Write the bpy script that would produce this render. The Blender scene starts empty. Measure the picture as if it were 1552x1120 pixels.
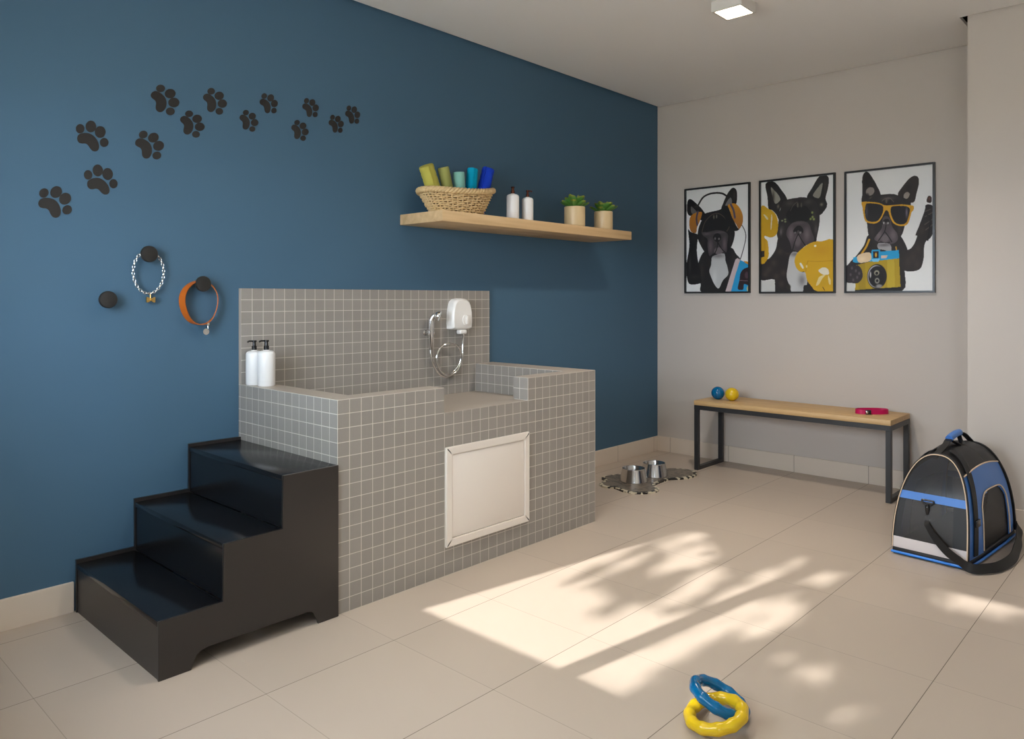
import bpy, bmesh, math, random
import numpy as np
from mathutils import Vector, Matrix, noise
C = bpy.context.scene
COL = C.collection
PI = math.pi
random.seed(7)

# ------------------------------------------------------------------ helpers
def lin(c):
    return c / 12.92 if c <= 0.04045 else ((c + 0.055) / 1.055) ** 2.4
def rgb(r, g, b):
    return (lin(r / 255), lin(g / 255), lin(b / 255), 1.0)

class N:
    """tiny node helper"""
    def __init__(s, name):
        s.m = bpy.data.materials.new(name); s.m.use_nodes = True
        s.t = s.m.node_tree; s.b = s.t.nodes['Principled BSDF']; s.out = s.t.nodes['Material Output']
    def n(s, kind, **kw):
        x = s.t.nodes.new(kind)
        for k, v in kw.items():
            if k.startswith('i_'): x.inputs[k[2:].replace('_', ' ')].default_value = v
            else: setattr(x, k, v)
        return x
    def l(s, a, b): s.t.links.new(a, b)
    def math(s, op, a, b=None, c=None):
        x = s.n('ShaderNodeMath', operation=op)
        for i, v in enumerate((a, b, c)):
            if v is None: continue
            if isinstance(v, (int, float)): x.inputs[i].default_value = v
            else: s.l(v, x.inputs[i])
        return x.outputs[0]
    def mix(s, f, a, b):
        x = s.n('ShaderNodeMix', data_type='RGBA')
        for i, v in ((0, f), (6, a), (7, b)):
            if isinstance(v, (int, float)): x.inputs[i].default_value = v
            elif isinstance(v, tuple): x.inputs[i].default_value = v
            else: s.l(v, x.inputs[i])
        return x.outputs[2]
    def bump(s, h, strength=.2, dist=.002):
        x = s.n('ShaderNodeBump'); x.inputs['Strength'].default_value = strength; x.inputs['Distance'].default_value = dist
        s.l(h, x.inputs['Height']); s.l(x.outputs[0], s.b.inputs['Normal'])

def mat(name, col, rough=.5, metal=0., bump=0., scale=300., var=0., spec=None, coat=0., emit=None, sub=0., detail=3.):
    n = N(name); b = n.b
    b.inputs['Base Color'].default_value = col
    b.inputs['Roughness'].default_value = rough; b.inputs['Metallic'].default_value = metal
    if spec is not None: b.inputs['Specular IOR Level'].default_value = spec
    if coat: b.inputs['Coat Weight'].default_value = coat; b.inputs['Coat Roughness'].default_value = .08
    if emit: b.inputs['Emission Color'].default_value = emit[0]; b.inputs['Emission Strength'].default_value = emit[1]
    if sub: b.inputs['Subsurface Weight'].default_value = sub; b.inputs['Subsurface Radius'].default_value = (.01, .006, .004)
    if bump or var:
        tc = n.n('ShaderNodeNewGeometry')
        no = n.n('ShaderNodeTexNoise'); no.inputs['Scale'].default_value = scale; no.inputs['Detail'].default_value = detail
        n.l(tc.outputs['Position'], no.inputs['Vector'])
        if bump: n.bump(no.outputs[0], bump)
        if var:
            f = n.math('MULTIPLY', no.outputs[0], var)
            n.l(n.mix(f, col, (col[0] * .45, col[1] * .45, col[2] * .45, 1)), b.inputs['Base Color'])
    return n.m

def obj(name, bm, m, parent=None, smooth=None, org=None):
    """link a bmesh given in world coordinates as ONE mesh object under parent (an object with a pure location/rotation)"""
    me = bpy.data.meshes.new(name)
    bmesh.ops.recalc_face_normals(bm, faces=bm.faces) if smooth != 'keep' else None
    bm.to_mesh(me); bm.free()
    o = bpy.data.objects.new(name, me); COL.objects.link(o)
    for x in (m if isinstance(m, (list, tuple)) else [m]): me.materials.append(x)
    if parent is not None:
        o.parent = parent
        root = parent
        off = Matrix.Translation((0, 0, 0))
        mw = Matrix.Identity(4); p = parent; chain = []
        while p is not None: chain.append(p); p = p.parent
        for q in reversed(chain): mw = mw @ q.matrix_basis
        me.transform(mw.inverted())
    elif org is not None:
        me.transform(Matrix.Translation(-Vector(org))); o.location = org
    ang = 35 if smooth in (None, 'keep') else smooth
    if ang:
        for p in me.polygons: p.use_smooth = True
        me.set_sharp_from_angle(angle=math.radians(ang))
    return o
def thing(name, label, cat, loc, group=None):
    o = bpy.data.objects.new(name, None); COL.objects.link(o); o.location = loc; o.empty_display_size = .1
    return tag(o, label, cat, group)
def tag(o, label, cat, group=None):
    o['label'] = label; o['category'] = cat
    if group: o['group'] = group
    return o
def struct(name, bm, m, smooth=None, parent=None):
    o = obj(name, bm, m, parent, smooth)
    if parent is None: o['kind'] = 'structure'
    return o

def BM(): return bmesh.new()
def box(bm, x0, x1, y0, y1, z0, z1, bev=0., seg=2, mi=0, mtx=None):
    r = bmesh.ops.create_cube(bm, size=1.0)
    vs = r['verts']
    for v in vs:
        v.co = Vector(((x0 + x1) / 2 + v.co.x * (x1 - x0), (y0 + y1) / 2 + v.co.y * (y1 - y0), (z0 + z1) / 2 + v.co.z * (z1 - z0)))
    fs = set(f for v in vs for f in v.link_faces)
    for f in fs: f.material_index = mi
    allv = vs
    if bev:
        es = list(set(e for v in vs for e in v.link_edges))
        rr = bmesh.ops.bevel(bm, geom=es, offset=bev, segments=seg, affect='EDGES', profile=.5)
        allv = list(set(rr['verts']) | set(v for v in vs if v.is_valid))
        for f in rr['faces']: f.material_index = mi
    if mtx is not None:
        for v in allv: v.co = mtx @ v.co
    return bm
def lathe(bm, prof, org=(0, 0, 0), seg=32, mtx=None, mi=0, cap=True):
    """prof: list of (r, z); revolve about z; mtx then org"""
    rings = []
    M = mtx if mtx is not None else Matrix.Identity(4)
    o = Vector(org)
    for r, z in prof:
        if r < 1e-5: rings.append([bm.verts.new(M @ Vector((0, 0, z)) + o)])
        else: rings.append([bm.verts.new(M @ Vector((r * math.cos(2 * PI * k / seg), r * math.sin(2 * PI * k / seg), z)) + o) for k in range(seg)])
    for a, b in zip(rings, rings[1:]):
        for k in range(seg):
            k2 = (k + 1) % seg
            va = [a[k % len(a)], a[k2 % len(a)]]; vb = [b[k2 % len(b)], b[k % len(b)]]
            vs = []
            for v in va + vb:
                if v not in vs: vs.append(v)
            if len(vs) > 2:
                f = bm.faces.new(vs); f.material_index = mi
    if cap:
        for rr in (rings[0], rings[-1]):
            if len(rr) > 2:
                f = bm.faces.new(rr); f.material_index = mi
    return bm
def catmull(pts, n=6, closed=False):
    P = [Vector(p) for p in pts]; out = []
    m = len(P); rng = range(m if closed else m - 1)
    for i in rng:
        if closed: p0, p1, p2, p3 = P[(i - 1) % m], P[i], P[(i + 1) % m], P[(i + 2) % m]
        else: p0, p1, p2, p3 = P[max(i - 1, 0)], P[i], P[i + 1], P[min(i + 2, m - 1)]
        for k in range(n):
            t = k / n
            out.append(.5 * ((2 * p1) + (p2 - p0) * t + (2 * p0 - 5 * p1 + 4 * p2 - p3) * t * t + (3 * p1 - p0 - 3 * p2 + p3) * t ** 3))
    if not closed: out.append(P[-1])
    return out
def tube(bm, pts, r, seg=10, closed=False, mi=0, flat=None, cap=True):
    """swept tube; r number or function(i/n); flat=(w,h,up) gives a ribbon-like elliptical/box section"""
    P = [Vector(p) for p in pts]; n = len(P)
    rings = []; prev = None
    for i in range(n):
        if closed: t = (P[(i + 1) % n] - P[i - 1]).normalized()
        else: t = (P[min(i + 1, n - 1)] - P[max(i - 1, 0)]).normalized()
        if prev is None:
            a = Vector((0, 0, 1)) if abs(t.z) < .9 else Vector((1, 0, 0))
            u = t.cross(a).normalized()
        else:
            u = (prev - t * prev.dot(t)).normalized()
        prev = u; v = t.cross(u)
        rr = r(i / max(n - 1, 1)) if callable(r) else r
        rings.append([bm.verts.new(P[i] + u * rr * math.cos(2 * PI * k / seg) + v * rr * math.sin(2 * PI * k / seg)) for k in range(seg)])
    m = n if closed else n - 1
    for i in range(m):
        a, b = rings[i], rings[(i + 1) % n]
        off = 0
        if closed and i == n - 1:
            off = min(range(seg), key=lambda q: (a[0].co - b[q].co).length)
        for k in range(seg):
            f = bm.faces.new((a[k], a[(k + 1) % seg], b[(k + 1 + off) % seg], b[(k + off) % seg])); f.material_index = mi
    if not closed and cap:
        for rr in (rings[0], rings[-1]):
            f = bm.faces.new(rr); f.material_index = mi
    return bm
def ribbon(bm, pts, wdir, w, th, closed=False, mi=0):
    """flat band of width w along wdir (vector or list) and thickness th"""
    P = [Vector(p) for p in pts]; n = len(P); rings = []
    for i in range(n):
        if closed: t = (P[(i + 1) % n] - P[i - 1]).normalized()
        else: t = (P[min(i + 1, n - 1)] - P[max(i - 1, 0)]).normalized()
        wd = Vector(wdir[i] if isinstance(wdir, list) else wdir); wd = (wd - t * wd.dot(t)).normalized()
        nn = t.cross(wd).normalized()
        ww = w(i / (n - 1)) if callable(w) else w
        a, b = wd * ww / 2, nn * th / 2
        rings.append([bm.verts.new(P[i] + s) for s in (-a - b, a - b, a + b, -a + b)])
    for i in range(n if closed else n - 1):
        A, B = rings[i], rings[(i + 1) % n]
        for k in range(4):
            f = bm.faces.new((A[k], A[(k + 1) % 4], B[(k + 1) % 4], B[k])); f.material_index = mi
    if not closed:
        for rr in (rings[0], rings[-1]): bm.faces.new(rr).material_index = mi
    return bm
def prism(bm, poly, axis, a0, a1, mi=0):
    """extrude a polygon (2D list) between a0 and a1 along axis ('x': poly=(y,z), 'y': poly=(x,z), 'z': poly=(x,y))"""
    def p(q, a):
        return {'x': (a, q[0], q[1]), 'y': (q[0], a, q[1]), 'z': (q[0], q[1], a)}[axis]
    A = [bm.verts.new(p(q, a0)) for q in poly]; B = [bm.verts.new(p(q, a1)) for q in poly]
    bm.faces.new(A).material_index = mi; bm.faces.new(B[::-1]).material_index = mi
    for k in range(len(poly)):
        k2 = (k + 1) % len(poly)
        bm.faces.new((A[k], B[k], B[k2], A[k2])).material_index = mi
    return bm
def frame_ring(bm, axis, a0, a1, u0, u1, v0, v1, w, bev=0):
    """rectangular picture-frame ring as four mitred bars"""
    O = [(u0, v0), (u1, v0), (u1, v1), (u0, v1)]; I = [(u0 + w, v0 + w), (u1 - w, v0 + w), (u1 - w, v1 - w), (u0 + w, v1 - w)]
    def p(q, a): return {'x': (a, q[0], q[1]), 'y': (q[0], a, q[1]), 'z': (q[0], q[1], a)}[axis]
    V = {}
    for nm, L in (('O', O), ('I', I)):
        for a in (a0, a1): V[nm, a] = [bm.verts.new(p(q, a)) for q in L]
    for k in range(4):
        j = (k + 1) % 4
        for a in (a0, a1): bm.faces.new((V['O', a][k], V['O', a][j], V['I', a][j], V['I', a][k]))
        bm.faces.new((V['O', a0][k], V['O', a0][j], V['O', a1][j], V['O', a1][k]))
        bm.faces.new((V['I', a0][k], V['I', a0][j], V['I', a1][j], V['I', a1][k]))
    if bev: bmesh.ops.bevel(bm, geom=list(bm.edges), offset=bev, segments=2, affect='EDGES')
    return bm
def torus(bm, c, R, r, ax1, ax2, seg=48, rs=12, rf=None):
    c = Vector(c); ax1 = Vector(ax1).normalized(); ax2 = Vector(ax2).normalized(); nz = ax1.cross(ax2)
    rings = []
    for i in range(seg):
        t = 2 * PI * i / seg; d = ax1 * math.cos(t) + ax2 * math.sin(t); q = r * (rf(t) if rf else 1)
        rings.append([bm.verts.new(c + d * (R + q * math.cos(2 * PI * k / rs)) + nz * q * math.sin(2 * PI * k / rs)) for k in range(rs)])
    for i in range(seg):
        a, b = rings[i], rings[(i + 1) % seg]
        for k in range(rs): bm.faces.new((a[k], a[(k + 1) % rs], b[(k + 1) % rs], b[k]))
    return bm

# ------------------------------------------------------------------ camera
F = Vector((0.7326, 0.6806, 0)); R = Vector((0.6806, -0.7326, 0)); UP = Vector((0, 0, 1))
CAM = Vector((-5.127, -3.189, 1.2))
cd = bpy.data.cameras.new('camera'); cam = bpy.data.objects.new('camera', cd); COL.objects.link(cam)
cam.location = CAM
cam.rotation_euler = (PI / 2, 0, math.atan2(F.y, F.x) - PI / 2)
cd.sensor_width = 36; cd.lens = 36 * 1133.6 / 1552; cd.shift_y = (452.5 - 560) / 1552
cd.clip_start = .05
C.camera = cam

# ------------------------------------------------------------------ materials
PITCH = .0543; FT = .4875
def tile_mat(name, col, grout, pitch, gw, axes, off=(0, 0, 0), rough=.4, tone=.06, bump=.35, streak=False, wx=1.):
    n = N(name); g = n.n('ShaderNodeNewGeometry'); s = n.n('ShaderNodeSeparateXYZ'); n.l(g.outputs['Position'], s.inputs[0])
    ln = None; cells = []
    for a in axes:
        u = n.math('DIVIDE', n.math('SUBTRACT', s.outputs['xyz'.index(a)], off['xyz'.index(a)]), pitch)
        cells.append(n.math('FLOOR', u))
        d = n.math('ABSOLUTE', n.math('SUBTRACT', n.math('FRACT', n.math('ADD', u, .5)), .5))   # 0 on the joint
        k = n.math('SUBTRACT', 1.0, n.math('SMOOTH_MIN', n.math('DIVIDE', d, gw / pitch / 2 * 1.3), 1.0, .05))
        k = n.math('MAXIMUM', k, 0.0)
        k = n.math('MINIMUM', n.math('MULTIPLY', k, 2.2), 1.0)
        if a == 'x': k = n.math('MULTIPLY', k, wx)
        ln = k if ln is None else n.math('MAXIMUM', ln, k)
    cv = n.n('ShaderNodeCombineXYZ')
    for i, c in enumerate(cells): n.l(c, cv.inputs[i])
    wn = n.n('ShaderNodeTexWhiteNoise'); n.l(cv.outputs[0], wn.inputs['Vector'])
    no = n.n('ShaderNodeTexNoise'); no.inputs['Scale'].default_value = 2.5 if streak else 60; no.inputs['Detail'].default_value = 4
    n.l(g.outputs['Position'], no.inputs['Vector'])
    dark = tuple(c * (1 - 2 * tone) for c in col[:3]) + (1,)
    f = n.math('ADD', n.math('MULTIPLY', wn.outputs[0], .6), n.math('MULTIPLY', no.outputs[0], .5))
    base = n.mix(f, col, dark)
    n.l(n.mix(ln, base, grout), n.b.inputs['Base Color'])
    n.l(n.math('ADD', n.math('MULTIPLY', ln, .3), rough), n.b.inputs['Roughness'])
    n.bump(n.math('SUBTRACT', 1.0, ln), bump, .0015)
    return n.m
TCOL = rgb(150, 145, 139); TGR = rgb(205, 199, 190)
M_tx = tile_mat('mosaic_facing_x', TCOL, TGR, PITCH, .0026, 'yz', (0, -.775, 0))
M_ty = tile_mat('mosaic_facing_y', TCOL, TGR, PITCH, .0026, 'xz', (-3.5, 0, 0))
M_tz = mat('ledge_stone', rgb(168, 158, 147), .45, bump=.05, scale=80, var=.1)
M_floor = tile_mat('floor_tiles', rgb(190, 175, 160), rgb(100, 88, 77), FT, .0022, 'xy', (-3.485, -1.585, 0), rough=.36, tone=.05, bump=.2, streak=True, wx=.42)
M_bbx = tile_mat('baseboard_tiles_x', rgb(218, 205, 190), rgb(130, 116, 102), FT, .003, 'x', (-3.485, 0, 0), rough=.4, tone=.03, streak=True)
M_bby = tile_mat('baseboard_tiles_y', rgb(218, 205, 190), rgb(130, 116, 102), FT, .003, 'y', (0, -1.585, 0), rough=.4, tone=.03, streak=True)
M_blue = mat('blue_paint', rgb(68, 100, 124), .62, bump=.04, scale=500, spec=.35)
M_grey = mat('greige_paint', rgb(196, 188, 180), .7, bump=.04, scale=500, spec=.3)
M_ceil = mat('ceiling_paint', rgb(236, 234, 232), .85, bump=.03, scale=500, spec=.2)
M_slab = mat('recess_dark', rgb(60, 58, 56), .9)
M_white = mat('white_wall_paint', rgb(238, 234, 226), .8)
M_black = mat('satin_black_metal', rgb(38, 34, 32), .36, bump=.02, scale=700, spec=.6)
M_tread = mat('gloss_black_tread', rgb(20, 20, 22), .2, spec=.55)
M_hook = mat('matt_black_knob', rgb(32, 30, 28), .6)
M_decal = mat('black_vinyl', rgb(34, 31, 29), .62)
M_chrome = mat('chrome', rgb(225, 225, 225), .1, 1.)
M_steel = mat('brushed_steel', rgb(205, 206, 208), .16, 1.)
M_wplastic = mat('white_plastic', rgb(242, 240, 236), .28, coat=.3)
M_hatch = mat('white_lacquer', rgb(226, 219, 211), .3)
M_bottle = mat('white_bottle', rgb(236, 236, 236), .28, coat=.2)
M_pblack = mat('black_pump', rgb(22, 22, 24), .2, spec=.6)
M_pbronze = mat('bronze_pump', rgb(92, 48, 34), .25, .7)
M_pot = mat('sand_ceramic', rgb(205, 182, 142), .38, var=.06, scale=20)
M_soil = mat('potting_soil', rgb(60, 46, 34), .95, bump=.8, scale=200)
M_orange = mat('tan_leather', rgb(176, 90, 14), .42, bump=.08, scale=400)
M_gold = mat('gold_metal', rgb(222, 184, 110), .25, 1.)
M_silver = mat('silver_links', rgb(232, 230, 228), .14, 1.)
M_mag = mat('magenta_webbing', rgb(190, 0, 84), .4, bump=.1, scale=600)
M_bframe = mat('powder_coated_black', rgb(42, 43, 45), .42)
M_bpic = mat('black_picture_frame', rgb(28, 29, 30), .3)
M_blueball = mat('blue_rubber', rgb(0, 96, 146), .2)
M_yelball = mat('yellow_rubber', rgb(214, 178, 26), .2, sub=.05)
M_webb = mat('black_webbing', rgb(15, 14, 15), .6, bump=.2, scale=900)
M_bblue = mat('blue_nylon', rgb(66, 122, 200), .4, bump=.15, scale=900)
M_bblk = mat('black_nylon', rgb(22, 21, 23), .5, bump=.2, scale=900)
M_grband = mat('reflective_grey_band', rgb(214, 206, 206), .4)
M_pipe = mat('piping_cream', rgb(222, 196, 168), .35)
M_lampbody = mat('lamp_body_white', rgb(214, 211, 206), .4)
M_lampglow = mat('lamp_diffuser', rgb(255, 250, 240), .5, emit=(rgb(255, 232, 200), 9.))
M_winframe = mat('window_frame_white', rgb(230, 230, 228), .4)
M_leaf = mat('tree_leaf', rgb(110, 145, 80), .6)
M_bark = mat('bark', rgb(90, 72, 55), .9)

def wood(name, axis, a, b, sc=9.):
    n = N(name); g = n.n('ShaderNodeNewGeometry'); mp = n.n('ShaderNodeMapping'); n.l(g.outputs['Position'], mp.inputs[0])
    s = [sc * 3.2] * 3; s['xyz'.index(axis)] = sc * .16; mp.inputs['Scale'].default_value = s
    no = n.n('ShaderNodeTexNoise'); no.inputs['Scale'].default_value = 1.6; no.inputs['Detail'].default_value = 6; no.inputs['Distortion'].default_value = .6
    n.l(mp.outputs[0], no.inputs['Vector'])
    f = n.math('MULTIPLY', n.math('SUBTRACT', no.outputs[0], .3), 1.9); 
    n.l(n.mix(f, a, b), n.b.inputs['Base Color']); n.b.inputs['Roughness'].default_value = .5
    n.bump(no.outputs[0], .12, .001)
    return n.m
M_shelf = wood('oak_shelf', 'x', rgb(214, 184, 140), rgb(178, 144, 102), 5)
M_bench = wood('oak_bench', 'y', rgb(206, 172, 122), rgb(182, 146, 98), 5)
def glassy(name, tint=(1, 1, 1, 1), refl=.08, rough=.03):
    n = N(name); t = n.n('ShaderNodeBsdfTransparent'); t.inputs[0].default_value = tint
    g = n.n('ShaderNodeBsdfGlossy'); g.inputs['Roughness'].default_value = rough; g.inputs[0].default_value = (1, 1, 1, 1)
    lw = n.n('ShaderNodeFresnel'); lw.inputs[0].default_value = 1.28
    m = n.n('ShaderNodeMixShader'); n.l(n.math('ADD', lw.outputs[0], refl - .04), m.inputs[0]); n.l(t.outputs[0], m.inputs[1]); n.l(g.outputs[0], m.inputs[2])
    n.l(m.outputs[0], n.out.inputs[0]); return n.m
M_glass = glassy('picture_glass', (.99, .99, .99, 1), .0)
def netting(name, col, open_=.35, rough=.45):
    n = N(name); n.b.inputs['Base Color'].default_value = col; n.b.inputs['Roughness'].default_value = rough
    t = n.n('ShaderNodeBsdfTransparent'); m = n.n('ShaderNodeMixShader'); m.inputs[0].default_value = open_
    n.l(n.b.outputs[0], m.inputs[1]); n.l(t.outputs[0], m.inputs[2]); n.l(m.outputs[0], n.out.inputs[0]); return n.m
M_mesh = netting('black_mesh_fabric', rgb(34, 33, 35), .30)
M_mesh2 = netting('brown_black_mesh', rgb(52, 47, 43), .25)
M_vinyl = netting('smoked_vinyl', rgb(40, 40, 43), .15, .22)

# ------------------------------------------------------------------ room shell
H = 2.711; ZT = 2.85
XL = -5.75; YF = -4.7
b = BM(); box(b, XL - .15, .15, YF - .15, .15, -.12, 0); struct('floor', b, M_floor)
b = BM(); box(b, XL - .15, .15, 0, .15, 0, ZT); struct('wall_back', b, M_blue)
b = BM(); box(b, 0, .15, -2.25, 0, 0, ZT); box(b, -.53, .15, YF, -2.25, 0, ZT); struct('wall_right', b, M_grey)
b = BM(); box(b, XL - .15, .15, YF - .15, YF, 0, ZT); struct('wall_front', b, M_white)
# left wall with its window openings (out of frame, they let the daylight in; the second is added for more light)
XN = -5.05; YS = -2.55                       # the wall by the tub stands nearer, the camera looks past its end
wins = [(-2.36, -.68, 1.0, 1.98, XN, -1.4125), (-4.45, -3.85, .9, 1.9, XL, -4.15)]
b = BM()
y0, y1, z0, z1 = wins[0][:4]
box(b, XN - .15, XN, YS, y0, 0, ZT); box(b, XN - .15, XN, y1, 0, 0, ZT); box(b, XN - .15, XN, y0, y1, 0, z0); box(b, XN - .15, XN, y0, y1, z1, ZT)
box(b, XL - .15, XN, YS, YS + .15, 0, ZT)
y0, y1, z0, z1 = wins[1][:4]
box(b, XL - .15, XL, YF, y0, 0, ZT); box(b, XL - .15, XL, y1, YS, 0, ZT); box(b, XL - .15, XL, y0, y1, 0, z0); box(b, XL - .15, XL, y0, y1, z1, ZT)
struct('wall_left', b, M_white)
for i, (y0, y1, z0, z1, xw, ym) in enumerate(wins):
    w = bpy.data.objects.new('window_%d' % (i + 1), None); COL.objects.link(w); w.location = (xw, (y0 + y1) / 2, z0); w['kind'] = 'structure'
    b = BM(); frame_ring(b, 'x', xw - .06, xw - .005, y0 + .001, y1 - .001, z0 + .001, z1 - .001, .012); obj('window_frame', b, M_winframe, w, 0)
    b = BM(); box(b, xw - .06, xw - .005, ym - .036, ym + .036, z0 + .013, z1 - .013); obj('mullion', b, M_winframe, w, 0)
# suspended ceiling with a shadow gap along the walls, slab above it
b = BM()
poly = [(XL, YF), (-.542, YF), (-.542, -2.214), (-.014, -2.214), (-.014, -.022), (XL, -.022)]
prism(b, poly, 'z', H, H + .02); struct('ceiling', b, M_ceil, 0)
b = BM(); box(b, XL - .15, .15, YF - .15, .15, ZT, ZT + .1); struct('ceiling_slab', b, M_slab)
# baseboards
def bboard(name, bx, m):
    b = BM(); box(b, *bx, 0.0, .115, .0012, 1); struct(name, b, m)
bboard('baseboard_back_1', (XN, -4.17, -.012, 0), M_bbx)
bboard('baseboard_back_2', (-1.868, -.012, -.012, 0), M_bbx)
bboard('baseboard_right_1', (-.012, 0, -2.25, 0), M_bby)
bboard('baseboard_right_2', (-.542, -.53, YF, -2.25), M_bby)

# ------------------------------------------------------------------ dog wash tub
tub = thing('dog_wash_tub', 'built-in dog bathing tub clad in small grey mosaic tiles against the blue wall', 'tub', (-2.685, -.39, 0))
b = BM()
x0, x1, xi0, xi1, yf, yi, zt, zs, zf = -3.5, -1.87, -3.388, -2.032, -.775, -.68, .815, .705, .655
for bx in ((x0, xi0, yf, -.0005, 0, zt), (xi1, x1, yf, -.0005, 0, zt), (xi0, xi1, yf, yi, 0, zs), (xi0, -2.96, yf, yi, zs, zt), (-2.415, xi1, yf, yi, zs, zt), (xi0, xi1, yi, -.02, 0, zf)):
    box(b, *bx)
for f in b.faces:
    n = f.normal
    f.material_index = 0 if abs(n.x) > .5 else (1 if abs(n.y) > .5 else 2)
obj('tub_body', b, [M_tx, M_ty, M_tz], tub, 0, )
b = BM(); box(b, xi0, xi1, -.02, -.0005, zf, zt); box(b, x0, -1.915, -.02, -.0005, zt, 1.246)
b.normal_update()
for f in b.faces: f.material_index = 1 if abs(f.normal.y) > .5 else 2
obj('splashback', b, [M_tx, M_ty, M_tz], tub, 0)
b = BM(); frame_ring(b, 'y', yf - .014, yf, -2.957, -2.417, .124, .556, .034, .0025); hp = obj('hatch_frame', b, M_hatch, tub, 30)
b = BM(); box(b, -2.9225, -2.4515, yf - .010, yf + .002, .1585, .5215, .006, 3)
hd = obj('hatch_door', b, M_hatch, tub, 30)
b = BM(); lathe(b, [(0, .0), (.028, 0), (.028, .003), (.02, .0035), (.018, .0015), (0, .0015)], (-2.75, -.35, zf), 24)
obj('drain', b, M_chrome, tub)

# ------------------------------------------------------------------ steps
st = thing('dog_steps', 'black three-step staircase leading up to the tiled dog tub', 'steps', (-3.835, -.39, 0))
X = [-4.166, -3.954, -3.735, -3.503]; Z = [.188, .381, .571]
def side_poly(lip=0.):
    p = [(X[0], 0), (X[0], Z[0] + lip), (X[1], Z[0] + lip), (X[1], Z[1] + lip), (X[2], Z[1] + lip), (X[2], Z[2] + lip), (X[3], Z[2] + lip), (X[3], 0), (-3.592, 0)]
    p += [(-3.598, .025), (-3.606, .042), (-3.618, .053), (-3.635, .058), (-4.005, .058), (-4.03, .054), (-4.046, .044), (-4.054, .026), (-4.062, 0)]
    return p
b = BM(); prism(b, side_poly(), 'y', -.787, -.7775); bmesh.ops.bevel(b, geom=[e for e in b.edges], offset=.0012, segments=1, affect='EDGES'); obj('side_panel', b, M_black, st, 30)
b = BM(); prism(b, side_poly(.012), 'y', -.026, -.0135); obj('side_panel', b, M_black, st, 30)
for i in range(3):
    b = BM(); box(b, X[i] + .0002, X[i + 1] + (.001 if i < 2 else -.0005), -.777, -.0265, Z[i] - .02, Z[i] - .0006, .002, 2); obj('tread', b, M_tread, st, 30)
    b = BM(); box(b, X[i] + .004, X[i] + .014, -.777, -.0265, (Z[i - 1] if i else 0), Z[i] - .0205); obj('riser', b, M_tread if i else M_black, st, 30)

# ------------------------------------------------------------------ shelf
b = BM(); box(b, -2.582, -.875, -.342, 0, 1.596, 1.652, .002, 2)
sh = obj('floating_shelf', b, M_shelf, None, 30, (-1.73, -.17, 1.596)); tag(sh, 'thick light oak floating shelf on the blue wall', 'shelf')
SZ = 1.652

# ------------------------------------------------------------------ ceiling lamps
def lamp(x, y, label, watt):
    t = thing('ceiling_lamp', label, 'lamp', (x, y, H), 'square surface ceiling lamps')
    b = BM(); s = .082; z0 = H - .052
    frame_ring(b, 'z', z0, H, x - s, x + s, y - s, y + s, .012); obj('lamp_housing', b, M_lampbody, t, 0)
    b = BM(); box(b, x - s + .012, x + s - .012, y - s + .012, y + s - .012, z0 + .003, z0 + .010); obj('diffuser', b, M_lampglow, t, 0)
    ld = bpy.data.lights.new('lamp_light', 'AREA'); ld.shape = 'SQUARE'; ld.size = .13; ld.energy = watt; ld.color = (1, .9, .78); ld.spread = math.radians(120)
    lo = bpy.data.objects.new('lamp_light', ld); COL.objects.link(lo); lo.location = (x, y, z0 + .002); 
lamp(-1.56, -1.42, 'small square white lamp glowing warm on the ceiling', 12.5)
lamp(-3.25, -1.40, 'square white lamp above the tiled tub, hidden past the top edge of the picture', 5.5)

# ------------------------------------------------------------------ paw decals
PAD = [(.089, -.444), (.053, -.286), (.115, -.151), (.254, -.035), (.421, .026), (.6, .002), (.782, -.107), (.9, -.26), (.934, -.404), (.884, -.515), (.769, -.559), (.648, -.514), (.53, -.442), (.417, -.439), (.312, -.509), (.201, -.531)]
TOES = [[(.133, .092), (.147, -.079), (.05, -.19), (-.084, -.158), (-.154, -.007), (-.109, .149), (.019, .194)],
        [(.462, .427), (.481, .211), (.362, .072), (.194, .114), (.104, .305), (.159, .501), (.318, .557)],
        [(.861, .428), (.878, .209), (.752, .066), (.579, .107), (.488, .299), (.548, .499), (.713, .558)],
        [(1.14, .094), (1.151, -.076), (1.048, -.189), (.91, -.159), (.84, -.01), (.89, .147), (1.023, .194)]]
paws = [((-4.269, 1.595, -4.191, 1.539), 'black paw print sticker lowest on the blue wall, at the start of the trail'),
        ((-4.146, 1.856, -4.060, 1.816), 'big black paw print sticker directly above the second lowest one of the trail'),
        ((-4.118, 1.681, -4.026, 1.657), 'big upright black paw print sticker, second lowest on the blue wall'),
        ((-3.912, 1.871, -3.858, 1.793), 'tilted black paw print sticker, fourth from the start, below the highest big one'),
        ((-3.843, 2.074, -3.803, 1.986), 'highest of the big black paw print stickers, fifth from the start of the trail'),
        ((-3.724, 1.990, -3.694, 1.907), 'black paw print sticker between and below the two high big ones, sixth along the trail'),
        ((-3.627, 2.106, -3.590, 2.025), 'medium black paw print sticker in the upper row, seventh along the trail'),
        ((-3.466, 2.042, -3.435, 1.973), 'smaller black paw print sticker in the lower row, eighth along the trail'),
        ((-3.376, 2.135, -3.327, 2.077), 'small black paw print sticker in the upper row, ninth along the trail'),
        ((-3.206, 2.042, -3.173, 1.972), 'small black paw print sticker, lowest of the last five toward the shelf'),
        ((-3.155, 2.156, -3.107, 2.098), 'small black paw print sticker, upper one above the lowest of the last five'),
        ((-3.008, 2.102, -2.962, 2.045), 'small black paw print sticker, last but one of the trail'),
        ((-2.911, 2.166, -2.862, 2.108), 'smallest black paw print sticker, last of the trail, nearest the grey corner')]
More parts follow.
